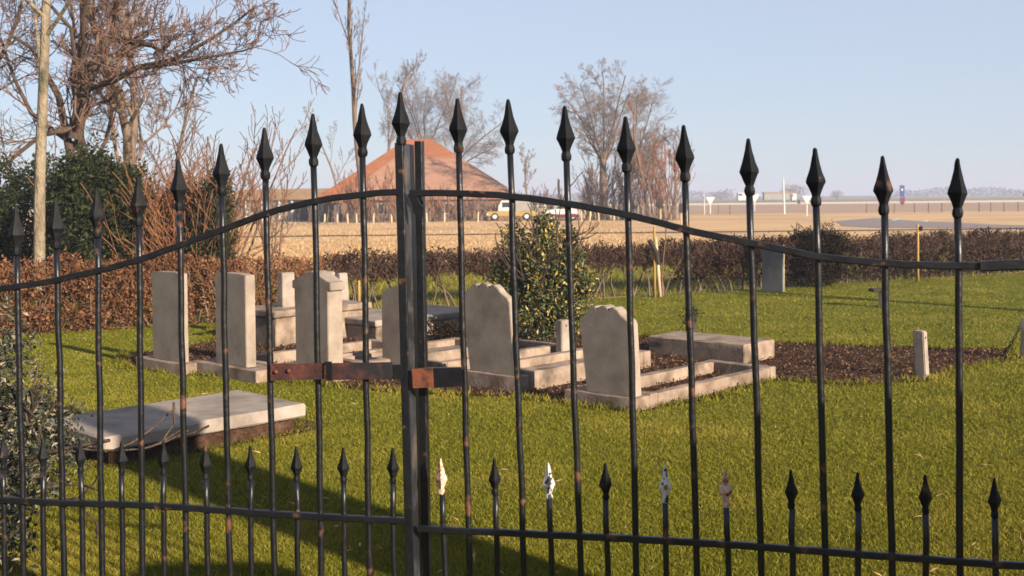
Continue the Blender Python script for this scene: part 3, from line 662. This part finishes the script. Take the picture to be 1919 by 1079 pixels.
evergreen('evergreen_bush', b, [(b + Z * 1.0, (.9, .7, 1.2)), (b + Vector((-.9, 0, 1.1)), (.7, .6, 1.0))], 24000, .07, 'yew', 'dark evergreen mass behind the pale trunk at the left edge', seed=5)
b = D(407, 480, 15.6).xy.to_3d()
evergreen('ivy_column', b, [(b + Z * .9, (.24, .25, .95)), (b + Vector((.02, 0, 1.6)), (.2, .2, .4)), (b + Vector((-.2, 0, .7)), (.3, .25, .7))], 9000, .06, 'yew', 'dark ivy covered stump standing behind the hedge', seed=6)
b = D(335, 480, 16.9).xy.to_3d()
evergreen('dark_backing', b, [(b + Vector((-.35, 0, .8)), (.55, .3, .85)), (b + Vector((.3, 0, .85)), (.5, .3, .8)), (b + Vector((.1, 0, 1.4)), (.3, .25, .4))], 22000, .055, 'yew', 'dark ivy-clad bush just behind the tangle of orange-brown canes', seed=16)  # foliage added to darken the gaps between the canes
b = D(1525, 540, 18.1).xy.to_3d()
evergreen('clipped_yew', b, [(b + Z * .45, (.50, .4, .5)), (b + Vector((.16, 0, .65)), (.42, .3, .3)), (b + Vector((-.2, 0, .6)), (.25, .3, .3))], 18000, .04, 'yew_brown', 'dark brownish clipped bush right of the bluish headstone', seed=8)
b = G(1025, 640)
evergreen('variegated_bush', b, [(b + Vector((-.06, 0, .42)), (.46, .42, .42)), (b + Vector((-.06, 0, .78)), (.36, .32, .36)), (b + Vector((.0, .05, 1.10)), (.15, .15, .26)), (b + Vector((-.33, 0, 1.0)), (.12, .12, .28)), (b + Vector((.26, 0, .55)), (.24, .22, .4)), (b + Vector((.24, 0, .98)), (.09, .1, .2)), (b + Vector((-.4, 0, .6)), (.2, .2, .3))],
          11000, .05, 'holly', 'variegated yellow and green evergreen bush among the graves', asp=.42, seed=9, up=.8)
# thicket of brown canes
rng = random.Random(77); S = []; b = D(290, 480, 16).xy.to_3d()
for j in range(260):
    q = b + Vector((rng.uniform(-.7, .95), rng.uniform(-.5, .6), 0)); hh = rng.uniform(1.0, 2.15) * (1 if q.x > b.x - .5 else .75)
    S += grow(rng, q, Vector((rng.gauss(0, .22), rng.gauss(0, .22), 1)), hh, .009, 1, spread=.5, up=.1, kids=4, ratio=.4, wander=.12, n=6, rmin=.005)
root = empty('thicket', b, label='tangled thicket of orange-brown canes behind the left hedge', cat='thicket')
link('canes', segs_mesh('canes', [s_[:4] for s_ in S], 3), M['twig_tan'], root)
P = np.array(b) + rs.uniform(-1, 1, (1500, 3)) * [1.0, .5, .85] + [.1, 0, .85]; P = P[rs.randint(0, 1500, 17000)] + rs.normal(size=(17000, 3)) * .05
link('foliage', leaves_mesh('foliage', P, .045, .5, rs), M['beech'], root)

# hedges
def hedge(name, t0, t1, h, th, nst, nleaf, mleaf, mtw, label, lz=(0, 1), lsize=.04, seed=1, lowgap=0.0, twl=3, topn=0):
    """along the hedge line, t in metres from HL"""
    rng = random.Random(seed); rs_ = np.random.RandomState(seed); S = []; Tw = []
    for i in range(nst):
        t = t0 + (t1 - t0) * (i + rng.random()) / nst; q = HL + hd * t + hn * rng.uniform(-.1, .1)
        for s_ in grow(rng, q - Z * .02, Vector((rng.gauss(0, .12), rng.gauss(0, .1), 1)), h * rng.uniform(.75, .98), rng.uniform(.010, .02), twl, spread=.65, up=.15, kids=5, ratio=.42, wander=.14, n=6, rmin=.0035, start=.18 + lowgap):
            if max(s_[0].z, s_[1].z) > h * 1.03: continue
            (S if s_[4] == 0 else Tw).append(s_ if s_[4] == 0 else s_[:4])
    root = empty(name, HL + hd * (t0 + t1) / 2, label=label, cat='hedge')
    stems_of(S, root)
    for i in range(topn):       # dense clipped top growth
        t = rng.uniform(t0, t1); q = HL + hd * t + hn * rng.uniform(-th, th) + Z * h * rng.uniform(.55, .9)
        d = Vector((rng.gauss(0, .6), rng.gauss(0, .6), rng.uniform(.2, 1))).normalized() * rng.uniform(.06, .16)
        e = q + d
        if e.z < h * 1.03: Tw.append((q, e, .004, .003))
    link('twigs', segs_mesh('twigs', Tw, 3), M[mtw], root)
    if nleaf:
        t = rs_.uniform(t0, t1, nleaf); z = h * (lz[0] + (lz[1] - lz[0]) * rs_.rand(nleaf)); b = rs_.uniform(-th, th, nleaf)
        z *= 1 + .04 * np.sin(t * 5.1) + .03 * np.sin(t * 11.7)
        P = np.stack([HL.x + hd.x * t + hn.x * b, HL.y + hd.y * t + hn.y * b, z], 1)
        ce = P[::9]; P = ce[rs_.randint(0, len(ce), len(P))] + rs_.normal(size=(len(P), 3)) * .028
        link('foliage', leaves_mesh('foliage', P, lsize, .55, rs_, -.2), M[mleaf], root)
    return root
hedge('beech_hedge', -3.2, .55, .84, .26, 26, 26000, 'beech', 'twig_tan', 'orange-brown leafy beech hedge left of the headstones', seed=2, topn=1200)
hedge('beech_hedge', .6, 2.2, .80, .22, 16, 5200, 'beech', 'twig_tan', 'thinner brown beech hedge behind the two flat-topped headstones', seed=3, topn=900)
hedge('bare_hedge', 2.25, 7.9, .80, .20, 30, 8500, 'hedgeleaf', 'twig_hedge', 'sparse bare hedge with grass showing between its stems', lz=(.58, 1), seed=4, lowgap=.25, topn=6500)
hedge('clipped_hedge', 7.95, 10.4, .82, .24, 20, 12000, 'hedgeleaf', 'twig_hedge', 'dense brown clipped hedge behind the pale tree stakes', lz=(.25, 1), seed=5, topn=2600)
hedge('clipped_hedge', 10.45, 25, .80, .26, 70, 60000, 'hedgeleaf', 'twig_hedge', 'long dark brown clipped hedge along the far right lawn', lz=(.12, 1), seed=6, topn=9000)

# near left shrub with cream leaves
b = Vector((-2.62, 5.2, 0))
evergreen('cream_leaved_shrub', b, [(b + Vector((-.05, .1, .48)), (.38, .5, .56)), (b + Vector((-.3, -.6, .45)), (.50, .5, .5)), (b + Vector((-.6, .5, .5)), (.5, .5, .56)), (b + Vector((.1, .55, .25)), (.22, .3, .32)), (b + Vector((.42, -.9, .28)), (.3, .4, .42))],
          27000, .034, 'ivy', 'shrub with small cream-edged leaves at the left edge of the lawn', seed=12, up=.2)

# stakes at the hedge
def stake(name, px, pyb, pyt, r, m, label, lean=0.0, group='tree stakes by the hedge', cat='stake'):
    a = G(px, pyb); h = solve(lambda h: proj(a + Z * h)[1], .1, 4, pyt)
    root = empty(name, a, label=label, cat=cat, group=group); bm = bmesh.new()
    tube(bm, [a, a + Z * h * .5 + Vector((lean * h * .5, 0, 0)), a + Z * h + Vector((lean * h, 0, 0))], [r, r * .95, r * .8], 8)
    link('stake_wood', bm_mesh('stake_wood', bm, True), M[m], root)
    return root, a, h
s1, a1, hh1 = stake('tree_stake', 1237, 556, 446, .028, 'wood_post', 'pale leaning stake beside the sapling at the far hedge', -.07)
bm = bmesh.new(); tube(bm, [a1 + Vector((-.16, 0, hh1 * .97)), a1 + Vector((-.05, -.02, hh1 * .75)), a1 + Vector((-.02, -.02, hh1 * .55))], [.035, .04, .02], 7); link('rubber_tie', bm_mesh('rubber_tie', bm), M['wood_dark'], s1)
stake('tree_stake', 1227, 556, 425, .022, 'wood_yellow', 'dark ochre stake left of the pale leaning one')
tree('sapling', G(1241, 556), 1.75, .012, 51, 'thin bare sapling tied between two stakes at the far hedge', 2, 'twig_red', 'twig_red', 'saplings in the cemetery', spread=.4, up=.4, kids=4, ratio=.3, wander=.05, rmin=.004, start=.5)
s2, a2_, hh2 = stake('tree_stake', 1720, 527, 420, .024, 'wood_yellow', 'ochre stake standing in front of the long hedge')
bm = bmesh.new(); lathe(bm, a2_ + Vector((.05, -.02, hh2 * .93)), [(.01, -.05), (.035, -.03), (.035, .02), (.01, .04)], 7); link('rubber_tie', bm_mesh('rubber_tie', bm), M['wood_dark'], s2)
stake('tree_stake', 673, 585, 458, .024, 'wood_yellow', 'ochre stake left of the gate stiles, by the bare hedge')
stake('tree_stake', 1469, 546, 458, .012, 'wood_post', 'thin white stake at the right edge of the bluish headstone')  # pale rod added to paint the stone's sunlit edge

# ------------------------------------------------------------ farmstead
fo = Vector((-14.0, 78, 0)); e1 = Vector((.985, .03, 0)).normalized() * 14.75; e2 = Vector((-.03, .985, 0)).normalized() * 12.5
eh = 1.65; rh = 6.15
farm = empty('farmhouse', fo + e1 / 2 + e2 / 2, label='farmhouse with big orange and pale pyramid roof behind bare trees', cat='farmhouse')
link('wall', hexa_mesh('wall', [(fo + e1 * .02 + e2 * .02 - Z * .1, e1 * .96, e2 * .96, Z * (eh + .05))]), M['brick'], farm)
r0 = fo + e1 * .42 + e2 * .5 + Z * rh; r1 = fo + e1 * .545 + e2 * .5 + Z * rh
A0, B0_, C0_, D0_ = fo + Z * eh, fo + e1 + Z * eh, fo + e1 + e2 + Z * eh, fo + e2 + Z * eh
k = .66
m0, m1 = A0.lerp(r0, k), B0_.lerp(r1, k)
def faces_mesh(name, fs):
    bm = bmesh.new()
    for f in fs: bm.faces.new([bm.verts.new(p) for p in f])
    r = bmesh.ops.extrude_face_region(bm, geom=list(bm.faces))
    for v in r['geom']:
        if isinstance(v, bmesh.types.BMVert): v.co.z -= .18
    bmesh.ops.recalc_face_normals(bm, faces=bm.faces)
    return bm_mesh(name, bm)
mp = m0.lerp(m1, .2); ap = A0.lerp(B0_, .13)
link('roof', faces_mesh('roof', [(A0, ap, mp, m0), (m0, mp, m1, r1, r0)]), M['tile'], farm)
link('roof', faces_mesh('roof', [(D0_, A0, r0), (B0_, C0_, r1), (C0_, D0_, r0, r1)]), M['tile_red'], farm)
ins = e1 * .0
link('reed_roof', faces_mesh('reed_roof', [(ap, B0_, m1, mp)]), M['reed'], farm)
link('ridge_trim', hexa_mesh('ridge_trim', [(mp + Vector((0, -.08, 0)), (m1 - mp), Vector((0, .1, 0)), Z * .06)]), M['reed'], farm)
for s_ in (.30, .62):
    o_ = fo + e1 * s_ + e2 * .02 - e2.normalized() * .05
    w_ = link('window', hexa_mesh('window', [(o_ + Z * .45, e1 * .05, -e2.normalized() * .04, Z * .8)]), M['greywall'], farm)
    w2_ = link('pane', hexa_mesh('pane', [(o_ + Z * .52 + e1 * .006 - e2.normalized() * .041, e1 * .038, -e2.normalized() * .02, Z * .66)]), M['glass'], w_)
    w2_.matrix_parent_inverse = Matrix.Identity(4); w2_.parent = w_
# long low barn at left
bo = D(425, 412, 84); bo.z = 0; be = Vector((7.4, -2.2, 0)); bn = Vector((1.4, 4.6, 0))
barn = empty('low_barn', bo + be / 2, label='long low barn with tan roof and grey walls left of the farmhouse', cat='barn')
link('wall', hexa_mesh('wall', [(bo - Z * .1, be, bn, Z * 1.7)]), M['greywall'], barn)
up_ = bo + be * -.02 - bn * .06 + Z * 1.58; 
link('roof', prism_mesh('roof', [up_, up_ + bn * 1.12, up_ + bn * .56 + Z * .85], be * 1.04), M['thatch'], barn)
for s_ in (.05, .22, .40, .58, .72, .93):
    link('post', hexa_mesh('post', [(bo + be * s_ - bn.normalized() * .1, be.normalized() * .13, -bn.normalized() * .08, Z * 1.55)]), M['white'], barn)
link('door', hexa_mesh('door', [(bo + be * .76 - bn.normalized() * .03, be * .14, -bn.normalized() * .05, Z * 1.4)]), M['dark'], barn)
so_ = D(598, 412, 76.2); so_.z = 0
shed = empty('lean_to_shed', so_, label='small dark shed with white door at the left corner of the farmhouse', cat='shed')
link('wall', hexa_mesh('wall', [(so_, (1.5, .4, 0), (-.2, .7, 0), Z * 1.35)]), M['dark'], shed)
link('roof', hexa_mesh('roof', [(so_ + Vector((-.1, -.1, 1.352)), (1.7, .45, 0), (-.25, .9, 0), Z * .1)]), M['tile_red'], shed)
link('door', hexa_mesh('door', [(so_ + Vector((1.0, .19, 0)), (.35, .093, 0), (.02, -.07, 0), Z * 1.2)]), M['white'], shed)
# fence posts before the farm
ORD = ['first','second','third','fourth','fifth','sixth','seventh','eighth','ninth','tenth','eleventh','twelfth','thirteenth','fourteenth','fifteenth','sixteenth']
def small_post(name, a, h, w, m, label, group, cat='fence post'):
    o = link(name, hexa_mesh(name, [(Vector((-w / 2, -w / 2, -.05)), (w, 0, 0), (0, w, 0), (0, 0, h + .05))], .008), m, label=label, cat=cat, group=group)
    o.location = a; return o
sp = small_post('fence_post', Vector((0, 0, 0)), .62, .09, M['wood_post'], 'pale wooden fence post at the near edge of the farmyard', 'pale fence posts before the farmyard')
first = True
for i, px in enumerate([608, 632, 652, 668, 700, 734, 762, 800, 833, 866, 896, 1090, 1105, 1122, 1150, 1175]):
    o = sp if i == 0 else sp.copy()
    if i: C.objects.link(o)
    o['label'] = 'pale wooden fence post, ' + ORD[i] + ' from the barn along the farmyard edge'
    o.location = D(px, 412, 72).xy.to_3d(); o.rotation_euler = (random.uniform(-.05, .05), random.uniform(-.06, .06), random.random())
fp = small_post('field_post', Vector((0, 0, 0)), .8, .07, M['bark'], 'thin dark fence post in the field before the far road', 'dark fence posts along the far road')
for i, px in enumerate([1346, 1368, 1408, 1624, 1676, 1714, 1740, 1765, 1835, 1857, 1882, 1908, 1935]):
    o = fp if i == 0 else fp.copy()
    if i: C.objects.link(o)
    o['label'] = 'thin dark fence post, ' + ORD[i] + ' from the left in the field before the far road'
    o.location = D(px, 400, 92).xy.to_3d(); o.rotation_euler = (0, random.uniform(-.04, .04), random.random())
# utility truck
def wheel(parent, c, r, w, axis):
    bm = bmesh.new(); lathe(bm, Vector(c) - Vector(axis) * w / 2, [(r * .8, 0), (r, .04), (r, w - .04), (r * .8, w)], 16, axis)
    t = link('wheel', bm_mesh('wheel', bm), M['tyre'], parent)
    bm = bmesh.new(); lathe(bm, Vector(c) - Vector(axis) * (w / 2 + .01), [(r * .5, 0), (r * .55, w + .02)], 12, axis)
    h_ = link('hub', bm_mesh('hub', bm), M['white'], t); h_.matrix_parent_inverse = Matrix.Identity(4)
o = D(912, 412, 74).xy.to_3d(); X = Vector((1, 0, 0)); Y = Vector((0, 1, 0))
tr = empty('utility_truck', o, label='small yellow flatbed truck with white cab parked by the farmhouse', cat='truck')
link('chassis', hexa_mesh('chassis', [(o + Z * .32, X * 3.3, Y * 1.5, Z * .32)], .04), M['yellow'], tr)
link('cab', prism_mesh('cab', [o + X * .75 + Z * .645, o + X * 1.65 + Z * .645, o + X * 1.65 + Z * 1.38, o + X * 1.0 + Z * 1.38, o + X * .78 + Z * 1.0], Y * 1.5, .04), M['white'], tr)
link('window', hexa_mesh('window', [(o + X * 1.05 + Z * .92 - Y * .012, X * .5, Y * .02, Z * .33)]), M['glass'], tr)
link('windscreen', prism_mesh('windscreen', [o + X * .775 + Z * 1.02 + Y * .1, o + X * .955 + Z * 1.33 + Y * .1, o + X * .955 + Z * 1.33 + Y * 1.4, o + X * .775 + Z * 1.02 + Y * 1.4], Vector((-.02, 0, .01))), M['glass'], tr)
link('load_box', hexa_mesh('load_box', [(o + X * 1.95 + Z * .645 + Y * .1, X * .95, Y * 1.2, Z * .7)], .02), M['greywall'], tr)
bm = bmesh.new(); lathe(bm, o + X * .05 + Z * .45 - Y * .03, [(.07, 0), (.05, .04)], 10, -Y); link('headlight', bm_mesh('headlight', bm), M['white'], tr)
for xx in (.55, 2.7):
    for yy in (.1, 1.4): wheel(tr, o + X * xx + Y * yy + Z * .3, .3, .2, Y)
# car
o = D(1022, 411, 73).xy.to_3d()
car = empty('parked_car', o, label='pale car with maroon lower body parked right of the yellow truck', cat='car')
body = [(0, .3), (.05, .62), (.55, .74), (2.3, .76), (2.95, .66), (3.05, .3)]
link('body', prism_mesh('body', [o + X * x * .72 + Z * z for x, z in [(0, .42), (.04, .66), (.8, .76), (1.1, 1.02), (2.1, 1.04), (2.6, .78), (3.1, .68), (3.15, .42)]], Y * 1.5, .04), M['white'], car)  # white upper body paints sun glare on the maroon car
link('lower_body', hexa_mesh('lower_body', [(o + Z * .2 - Y * .01, X * 2.27, Y * 1.52, Z * .218)], .03), M['maroon'], car)
link('window', prism_mesh('window', [o + X * x * .72 + Z * z - Y * .012 for x, z in [(.95, .79), (1.16, .98), (2.05, 1.0), (2.4, .79)]], Y * .02), M['glass'], car)
for xx in (.4, 1.85):
    for yy in (.1, 1.4): wheel(car, o + X * xx + Y * yy + Z * .26, .26, .18, Y)
# traffic signs far right
def yield_sign(px, pyT, pyB, Yd, label, w=.8):
    a = D(px, pyB, Yd); a.z = 0; t = D(px, pyT, Yd).z
    root = empty('road_sign', a, label=label, cat='road sign', group='triangular road signs seen from behind'); bm = bmesh.new()
    tube(bm, [a, a + Z * t], .05, 8); link('pole', bm_mesh('pole', bm), M['white'], root)
    link('sign_plate', prism_mesh('sign_plate', [a + Vector((-w / 2, -.08, t)), a + Vector((w / 2, -.08, t)), a + Vector((0, -.08, t - w * .9))], (0, .025, 0), .004), M['white'], root)
yield_sign(1331, 369, 407, 95, 'white triangular road sign seen from behind, nearest the bare trees')
yield_sign(1414, 364, 400, 110, 'white triangular road sign just right of the sixth tall gate bar', 1.0)
yield_sign(1512, 367, 418, 80, 'white triangular road sign left of the eighth tall gate bar', .7)
def pole(px, pyT, pyB, Yd, r, m, label, lean=0, name='marker_pole', cat='pole', cap=None):
    a = D(px, pyB, Yd); a.z = 0; t = D(px, pyT, Yd).z; bm = bmesh.new()
    lathe(bm, a, [(r, 0), (r * .9, t * .6), (r * .6, t), (r * .2, t + .02)], 8, (lean, 0, 1))
    return link(name, bm_mesh(name, bm), m, label=label, cat=cat)
pole(1470, 331, 403, 90, .075, M['white'], 'tall white pole leaning slightly in the far field', -.03)
pole(1320, 362, 408, 92, .04, M['white'], 'thin white pole beside the triangular sign near the bare trees')
pole(1497, 374, 388, 200, .25, M['wood_dark'], 'short dark post by the far road')
def box_pole(px, pyT, pyB, Yd, label):
    a = D(px, pyB, Yd); a.z = 0; t = D(px, pyT, Yd).z
    root = empty('nest_box_pole', a, label=label, cat='post', group='posts with dark boxes'); bm = bmesh.new(); tube(bm, [a, a + Z * (t - .3)], .04, 6); link('pole', bm_mesh('pole', bm), M['wood_post'], root)
    link('box', hexa_mesh('box', [(a + Vector((-.12, -.12, t - .65)), (.24, 0, 0), (0, .24, 0), (0, 0, .5))], .03), M['wood_dark'], root)
box_pole(1238, 366, 432, 55, 'post with dark box in front of the bare trees right of the farm')
box_pole(1277, 376, 425, 60, 'post with dark box just left of the fifth tall gate bar')
a = D(1690, 384, 150); a.z = 0
bs = empty('blue_road_sign', a, label='tall blue road sign by the far road', cat='road sign')
t = D(1690, 347, 150).z; bm = bmesh.new(); tube(bm, [a, a + Z * t], .07, 6); link('pole', bm_mesh('pole', bm), M['white'], bs)
link('sign_plate', hexa_mesh('sign_plate', [(a + Vector((-.33, -.14, t - 1.6)), (.66, 0, 0), (0, .05, 0), (0, 0, 1.6))], .01), M['blue'], bs)
link('sign_mark', hexa_mesh('sign_mark', [(a + Vector((-.10, -.16, t - .75)), (.2, 0, 0), (0, .02, 0), (0, 0, .3))]), M['white'], bs)
link('lower_plate', prism_mesh('lower_plate', [a + Vector((-.32, -.14, t - 1.75)), a + Vector((.42, -.14, t - 1.62)), a + Vector((.3, -.14, t - 2.5)), a + Vector((.05, -.14, t - 2.8)), a + Vector((-.28, -.14, t - 2.4))], (0, .05, 0)), M['maroon'], bs)
# far vehicles
for px, w, hgt, Yd, lb in ((1383, 3.4, 2.0, 280, 'white van far away on the road, left of the sixth gate bar'), (1432, 9, 1.9, 300, 'long pale low shed far away across the field'), (1484, 1.2, 1.6, 280, 'tiny white van on the far road beside the tall white pole')):
    a = D(px, 380, Yd); a.z = .02
    v_ = empty('far_van' if w < 8 else 'far_shed', a, label=lb, cat='van' if w < 8 else 'shed')
    link('body', hexa_mesh('body', [(a + Vector((0, 0, .4)), (w, 0, 0), (0, 2, 0), (0, 0, hgt))], .15), M['white'] if w < 8 else M['greywall'], v_)
    link('windows' if w < 8 else 'roof', hexa_mesh('windows', [(a + Vector((w * .05, -.03, .4 + hgt * .62)), (w * .28, 0, 0), (0, .05, 0), (0, 0, hgt * .25))] if w < 8 else [(a + Vector((-.2, -.2, .41 + hgt)), (w + .4, 0, 0), (0, 2.4, 0), (0, 0, .3))]), M['glass'] if w < 8 else M['thatch'], v_)
    if w < 8:
        for q_ in (.2, .8): wheel(v_, a + Vector((w * q_, .2, .4)), .38, .2, (0, 1, 0))

# trees round the farm
tf = 'bare trees round the farm'
def ftree(px, pyT, Yd, r, seed, label, lean=0, **kw):
    b_ = D(px, 410, Yd).xy.to_3d(); h_ = D(px, pyT, Yd).z
    o_ = dict(spread=.62, up=.2, kids=7, ratio=.45, wander=.08, n=8, rmin=.010 * Yd / 80, start=.3, rr=.42, mc='twig_grey', mt='bark'); o_.update(kw)
    return tree('bare_tree', b_, h_ * .95, r, seed, label, 4, group=tf, d0=Vector((lean, 0, 1)), **o_)
ftree(682, -30, 45, .13, 61, 'tall slender bare tree left of the gate stiles, taller than the frame', lean=.02, ratio=.38, spread=.42, start=.42, wander=.04, kids=6, rmin=.007)
ftree(722, 120, 96, .16, 62, 'bare tree just left of the roof peak', lean=.04, kids=6)
def fan(px, base_y, top_y, Yd, spec, seed, label):
    rng = random.Random(seed); b_ = D(px, 410, Yd).xy.to_3d(); S = [(b_, D(px, base_y, Yd), .28, .22, 0)]
    for dx_, hy in spec:
        e_ = D(px + dx_, hy, Yd) ; s0 = D(px, base_y + 10, Yd); S += grow(rng, s0, e_ - s0, (e_ - s0).length * .88, .08, 3, spread=.85, up=.04, kids=10, ratio=.47, wander=.09, n=8, rmin=.0075, start=.1, rr=.40)
    root = empty('bare_tree', b_, label=label, cat='tree', group=tf)
    link('trunk', segs_mesh('trunk', [s_[:4] for s_ in S if s_[4] <= 1], 5), M['bark'], root); link('crown', segs_mesh('crown', [s_[:4] for s_ in S if s_[4] > 1], 3), M['twig_grey'], root)
fan(795, 300, 120, 98, [(-62, 175), (-35, 130), (-5, 118), (25, 122), (55, 150)], 71, 'fan shaped bare tree directly behind the roof peak')
fan(850, 310, 130, 96, [(-5, 150), (30, 135), (55, 150), (85, 190), (80, 250)], 72, 'bare tree leaning right behind the right slope of the roof')
fan(1130, 300, 100, 74, [(-50, 160), (-40, 120), (-5, 105), (30, 115), (55, 150), (-30, 230), (35, 240)], 73, 'tall bare tree with rounded crown right of the farmhouse')
fan(1175, 350, 130, 78, [(20, 220), (35, 150), (55, 160), (50, 230)], 74, 'leaning bare tree right of the tall rounded one')
ftree(990, 290, 110, .12, 64, 'small distant bare tree between the farmhouse and the tall tree', kids=6)
ftree(1215, 215, 72, .12, 65, 'bare tree with pale stem at the right end of the copse', mc='twig_tan', kids=6)
ftree(1262, 260, 76, .10, 66, 'small bare tree beside the fifth tall gate bar', mc='twig_red', kids=6)
ftree(640, 200, 90, .10, 68, 'thin bare tree behind the left slope of the farmhouse roof', kids=5)
# brushwood
def brush(px0, px1, Yd, hmin, hmax, n, seed, label, m='twig_tan', rad=.02):
    rng = random.Random(seed); S = []; 
    for i in range(n):
        px = rng.uniform(px0, px1); q_ = D(px, 410, Yd + rng.uniform(-1.5, 1.5)).xy.to_3d(); hh = rng.uniform(hmin, hmax)
        S += grow(rng, q_, Vector((rng.gauss(0, .2), rng.gauss(0, .2), 1)), hh, rad * 1.6, 2, spread=.45, up=.3, kids=4, ratio=.4, wander=.08, n=5, rmin=rad * .8, start=.2)
    root = empty('brushwood', D((px0 + px1) / 2, 410, Yd).xy.to_3d(), label=label, cat='shrub', group='brushwood round the farm')
    stems_of(S, root)
    link('twigs', segs_mesh('twigs', [s_[:4] for s_ in S if s_[4] > 0], 3), M[m], root)
brush(650, 745, 73.5, 1.6, 3.6, 55, 81, 'bare brown brushwood hiding the left half of the farmhouse front')
brush(745, 850, 74, 1.0, 2.4, 50, 82, 'low bare brushwood hiding the middle of the farmhouse wall')
brush(850, 935, 76, .8, 2.0, 30, 83, 'thin bare brushwood before the right end of the farmhouse', m='twig_red')
brush(1085, 1200, 75, 1.5, 4.5, 70, 84, 'dense brown brushwood under the tall rounded bare tree', m='twig_red')
brush(1200, 1275, 72, 2.0, 5.2, 40, 85, 'tall brown brushwood at the right end of the copse')
brush(955, 1080, 90, 1.0, 2.4, 40, 86, 'low far brushwood behind the parked car', m='twig_red')
brush(520, 640, 70, .6, 1.6, 14, 87, 'scattered bare scrub before the long low barn', m='twig_red')
# far tree line and lone clump
rs2 = np.random.RandomState(21)
n = 26000; X_ = rs2.uniform(-420, 520, n); env = 1.5 + 2.2 * np.abs(np.sin(X_ * .021 + 1) * np.sin(X_ * .0077)) + 1.3 * np.abs(np.sin(X_ * .09)); env *= (np.sin(X_ * .013 + 2) > -.75)
P = np.stack([X_, 760 + rs2.uniform(-8, 8, n), rs2.rand(n) * env * 1.5], 1)
link('distant_woods', leaves_mesh('distant_woods', P, 1.1, .8, rs2), M['farline'], label='hazy bluish line of woods along the horizon', cat='woods', kind='stuff')
def clump(px, Yd, w, h, n, seed, label, cat='tree'):
    b_ = D(px, 380, Yd).xy.to_3d(); rs_ = np.random.RandomState(seed); d = rs_.normal(size=(n, 3)); d /= np.linalg.norm(d, axis=1, keepdims=True)
    P = np.array(b_ + Z * h * .58) + d * (rs_.rand(n, 1) ** .4) * np.array([w / 2, w / 2, h * .45]) * (1 + .12 * np.sin(d[:, 0:1] * 9) + .1 * rs_.normal(size=(n, 1)))
    root = empty('distant_tree', b_, label=label, cat=cat); link('crown', leaves_mesh('crown', P, .35, .35, rs_), M['twig'], root)
    bm = bmesh.new(); tube(bm, [b_, b_ + Z * h * .5], [.3, .2], 6); link('trunk', bm_mesh('trunk', bm), M['bark'], root)
clump(1486, 330, 8.5, 5.0, 1800, 1, 'rounded lone tree on the horizon behind the white pole')
clump(1568, 400, 5.0, 3.4, 700, 2, 'small bush-like tree on the horizon right of the eighth gate bar')
clump(1352, 420, 9.0, 3.2, 900, 3, 'low broad tree on the horizon above the left road sign')

# ------------------------------------------------------------ behind the camera: what casts the long shadows on the lawn
tree('churchyard_tree', (3.86, .13, 0), 9, .35, 91, 'tree beside the path casting its trunk shadow on the lawn', 2, 'bark', 'twig', start=.7, spread=.6, ratio=.4, wander=.01, rmin=.02)
pr = empty('gate_pier', (2.15, .65, 0), label='square brick gate pier to the right of the viewer', cat='pier')
link('shaft', hexa_mesh('shaft', [((1.92, .42, 0), (.46, 0, 0), (0, .46, 0), (0, 0, 1.62))], .01), M['brick'], pr)
link('capstone', hexa_mesh('capstone', [((1.87, .37, 1.621), (.56, 0, 0), (0, .56, 0), (0, 0, .1))], .02), M['stone'], pr)

tree('churchyard_tree', (10.6, 9.6, 0), 6.5, .12, 93, 'slim bare tree beyond the right edge, shading the far lawn', 3, 'bark', 'twig', start=.3, spread=.6, ratio=.42, kids=6, rmin=.006)
tree('bare_tree', D(190, 480, 24).xy.to_3d(), 6.8, .10, 97, 'tall dense reddish bare tree behind the gnarled one', 4, 'bark', 'twig_red', gt, spread=.7, up=.15, kids=8, ratio=.45, wander=.12, n=8, rmin=.006, start=.25)
# ------------------------------------------------------------ haze
hz = bpy.data.materials.new('haze'); hz.use_nodes = True; t = hz.node_tree
t.nodes.remove(t.nodes['Principled BSDF']); pv = t.nodes.new('ShaderNodeVolumePrincipled')
pv.inputs['Color'].default_value = (.52, .57, .74, 1); pv.inputs['Density'].default_value = .0012; pv.inputs['Anisotropy'].default_value = 0
t.links.new(pv.outputs[0], t.nodes['Material Output'].inputs['Volume'])
link('haze', hexa_mesh('haze', [(Vector((-3600, -100, -1.2)), (7200, 0, 0), (0, 4700, 0), (0, 0, 16))]), hz, kind='stuff', label='thin pale haze over the flat fields', cat='haze')
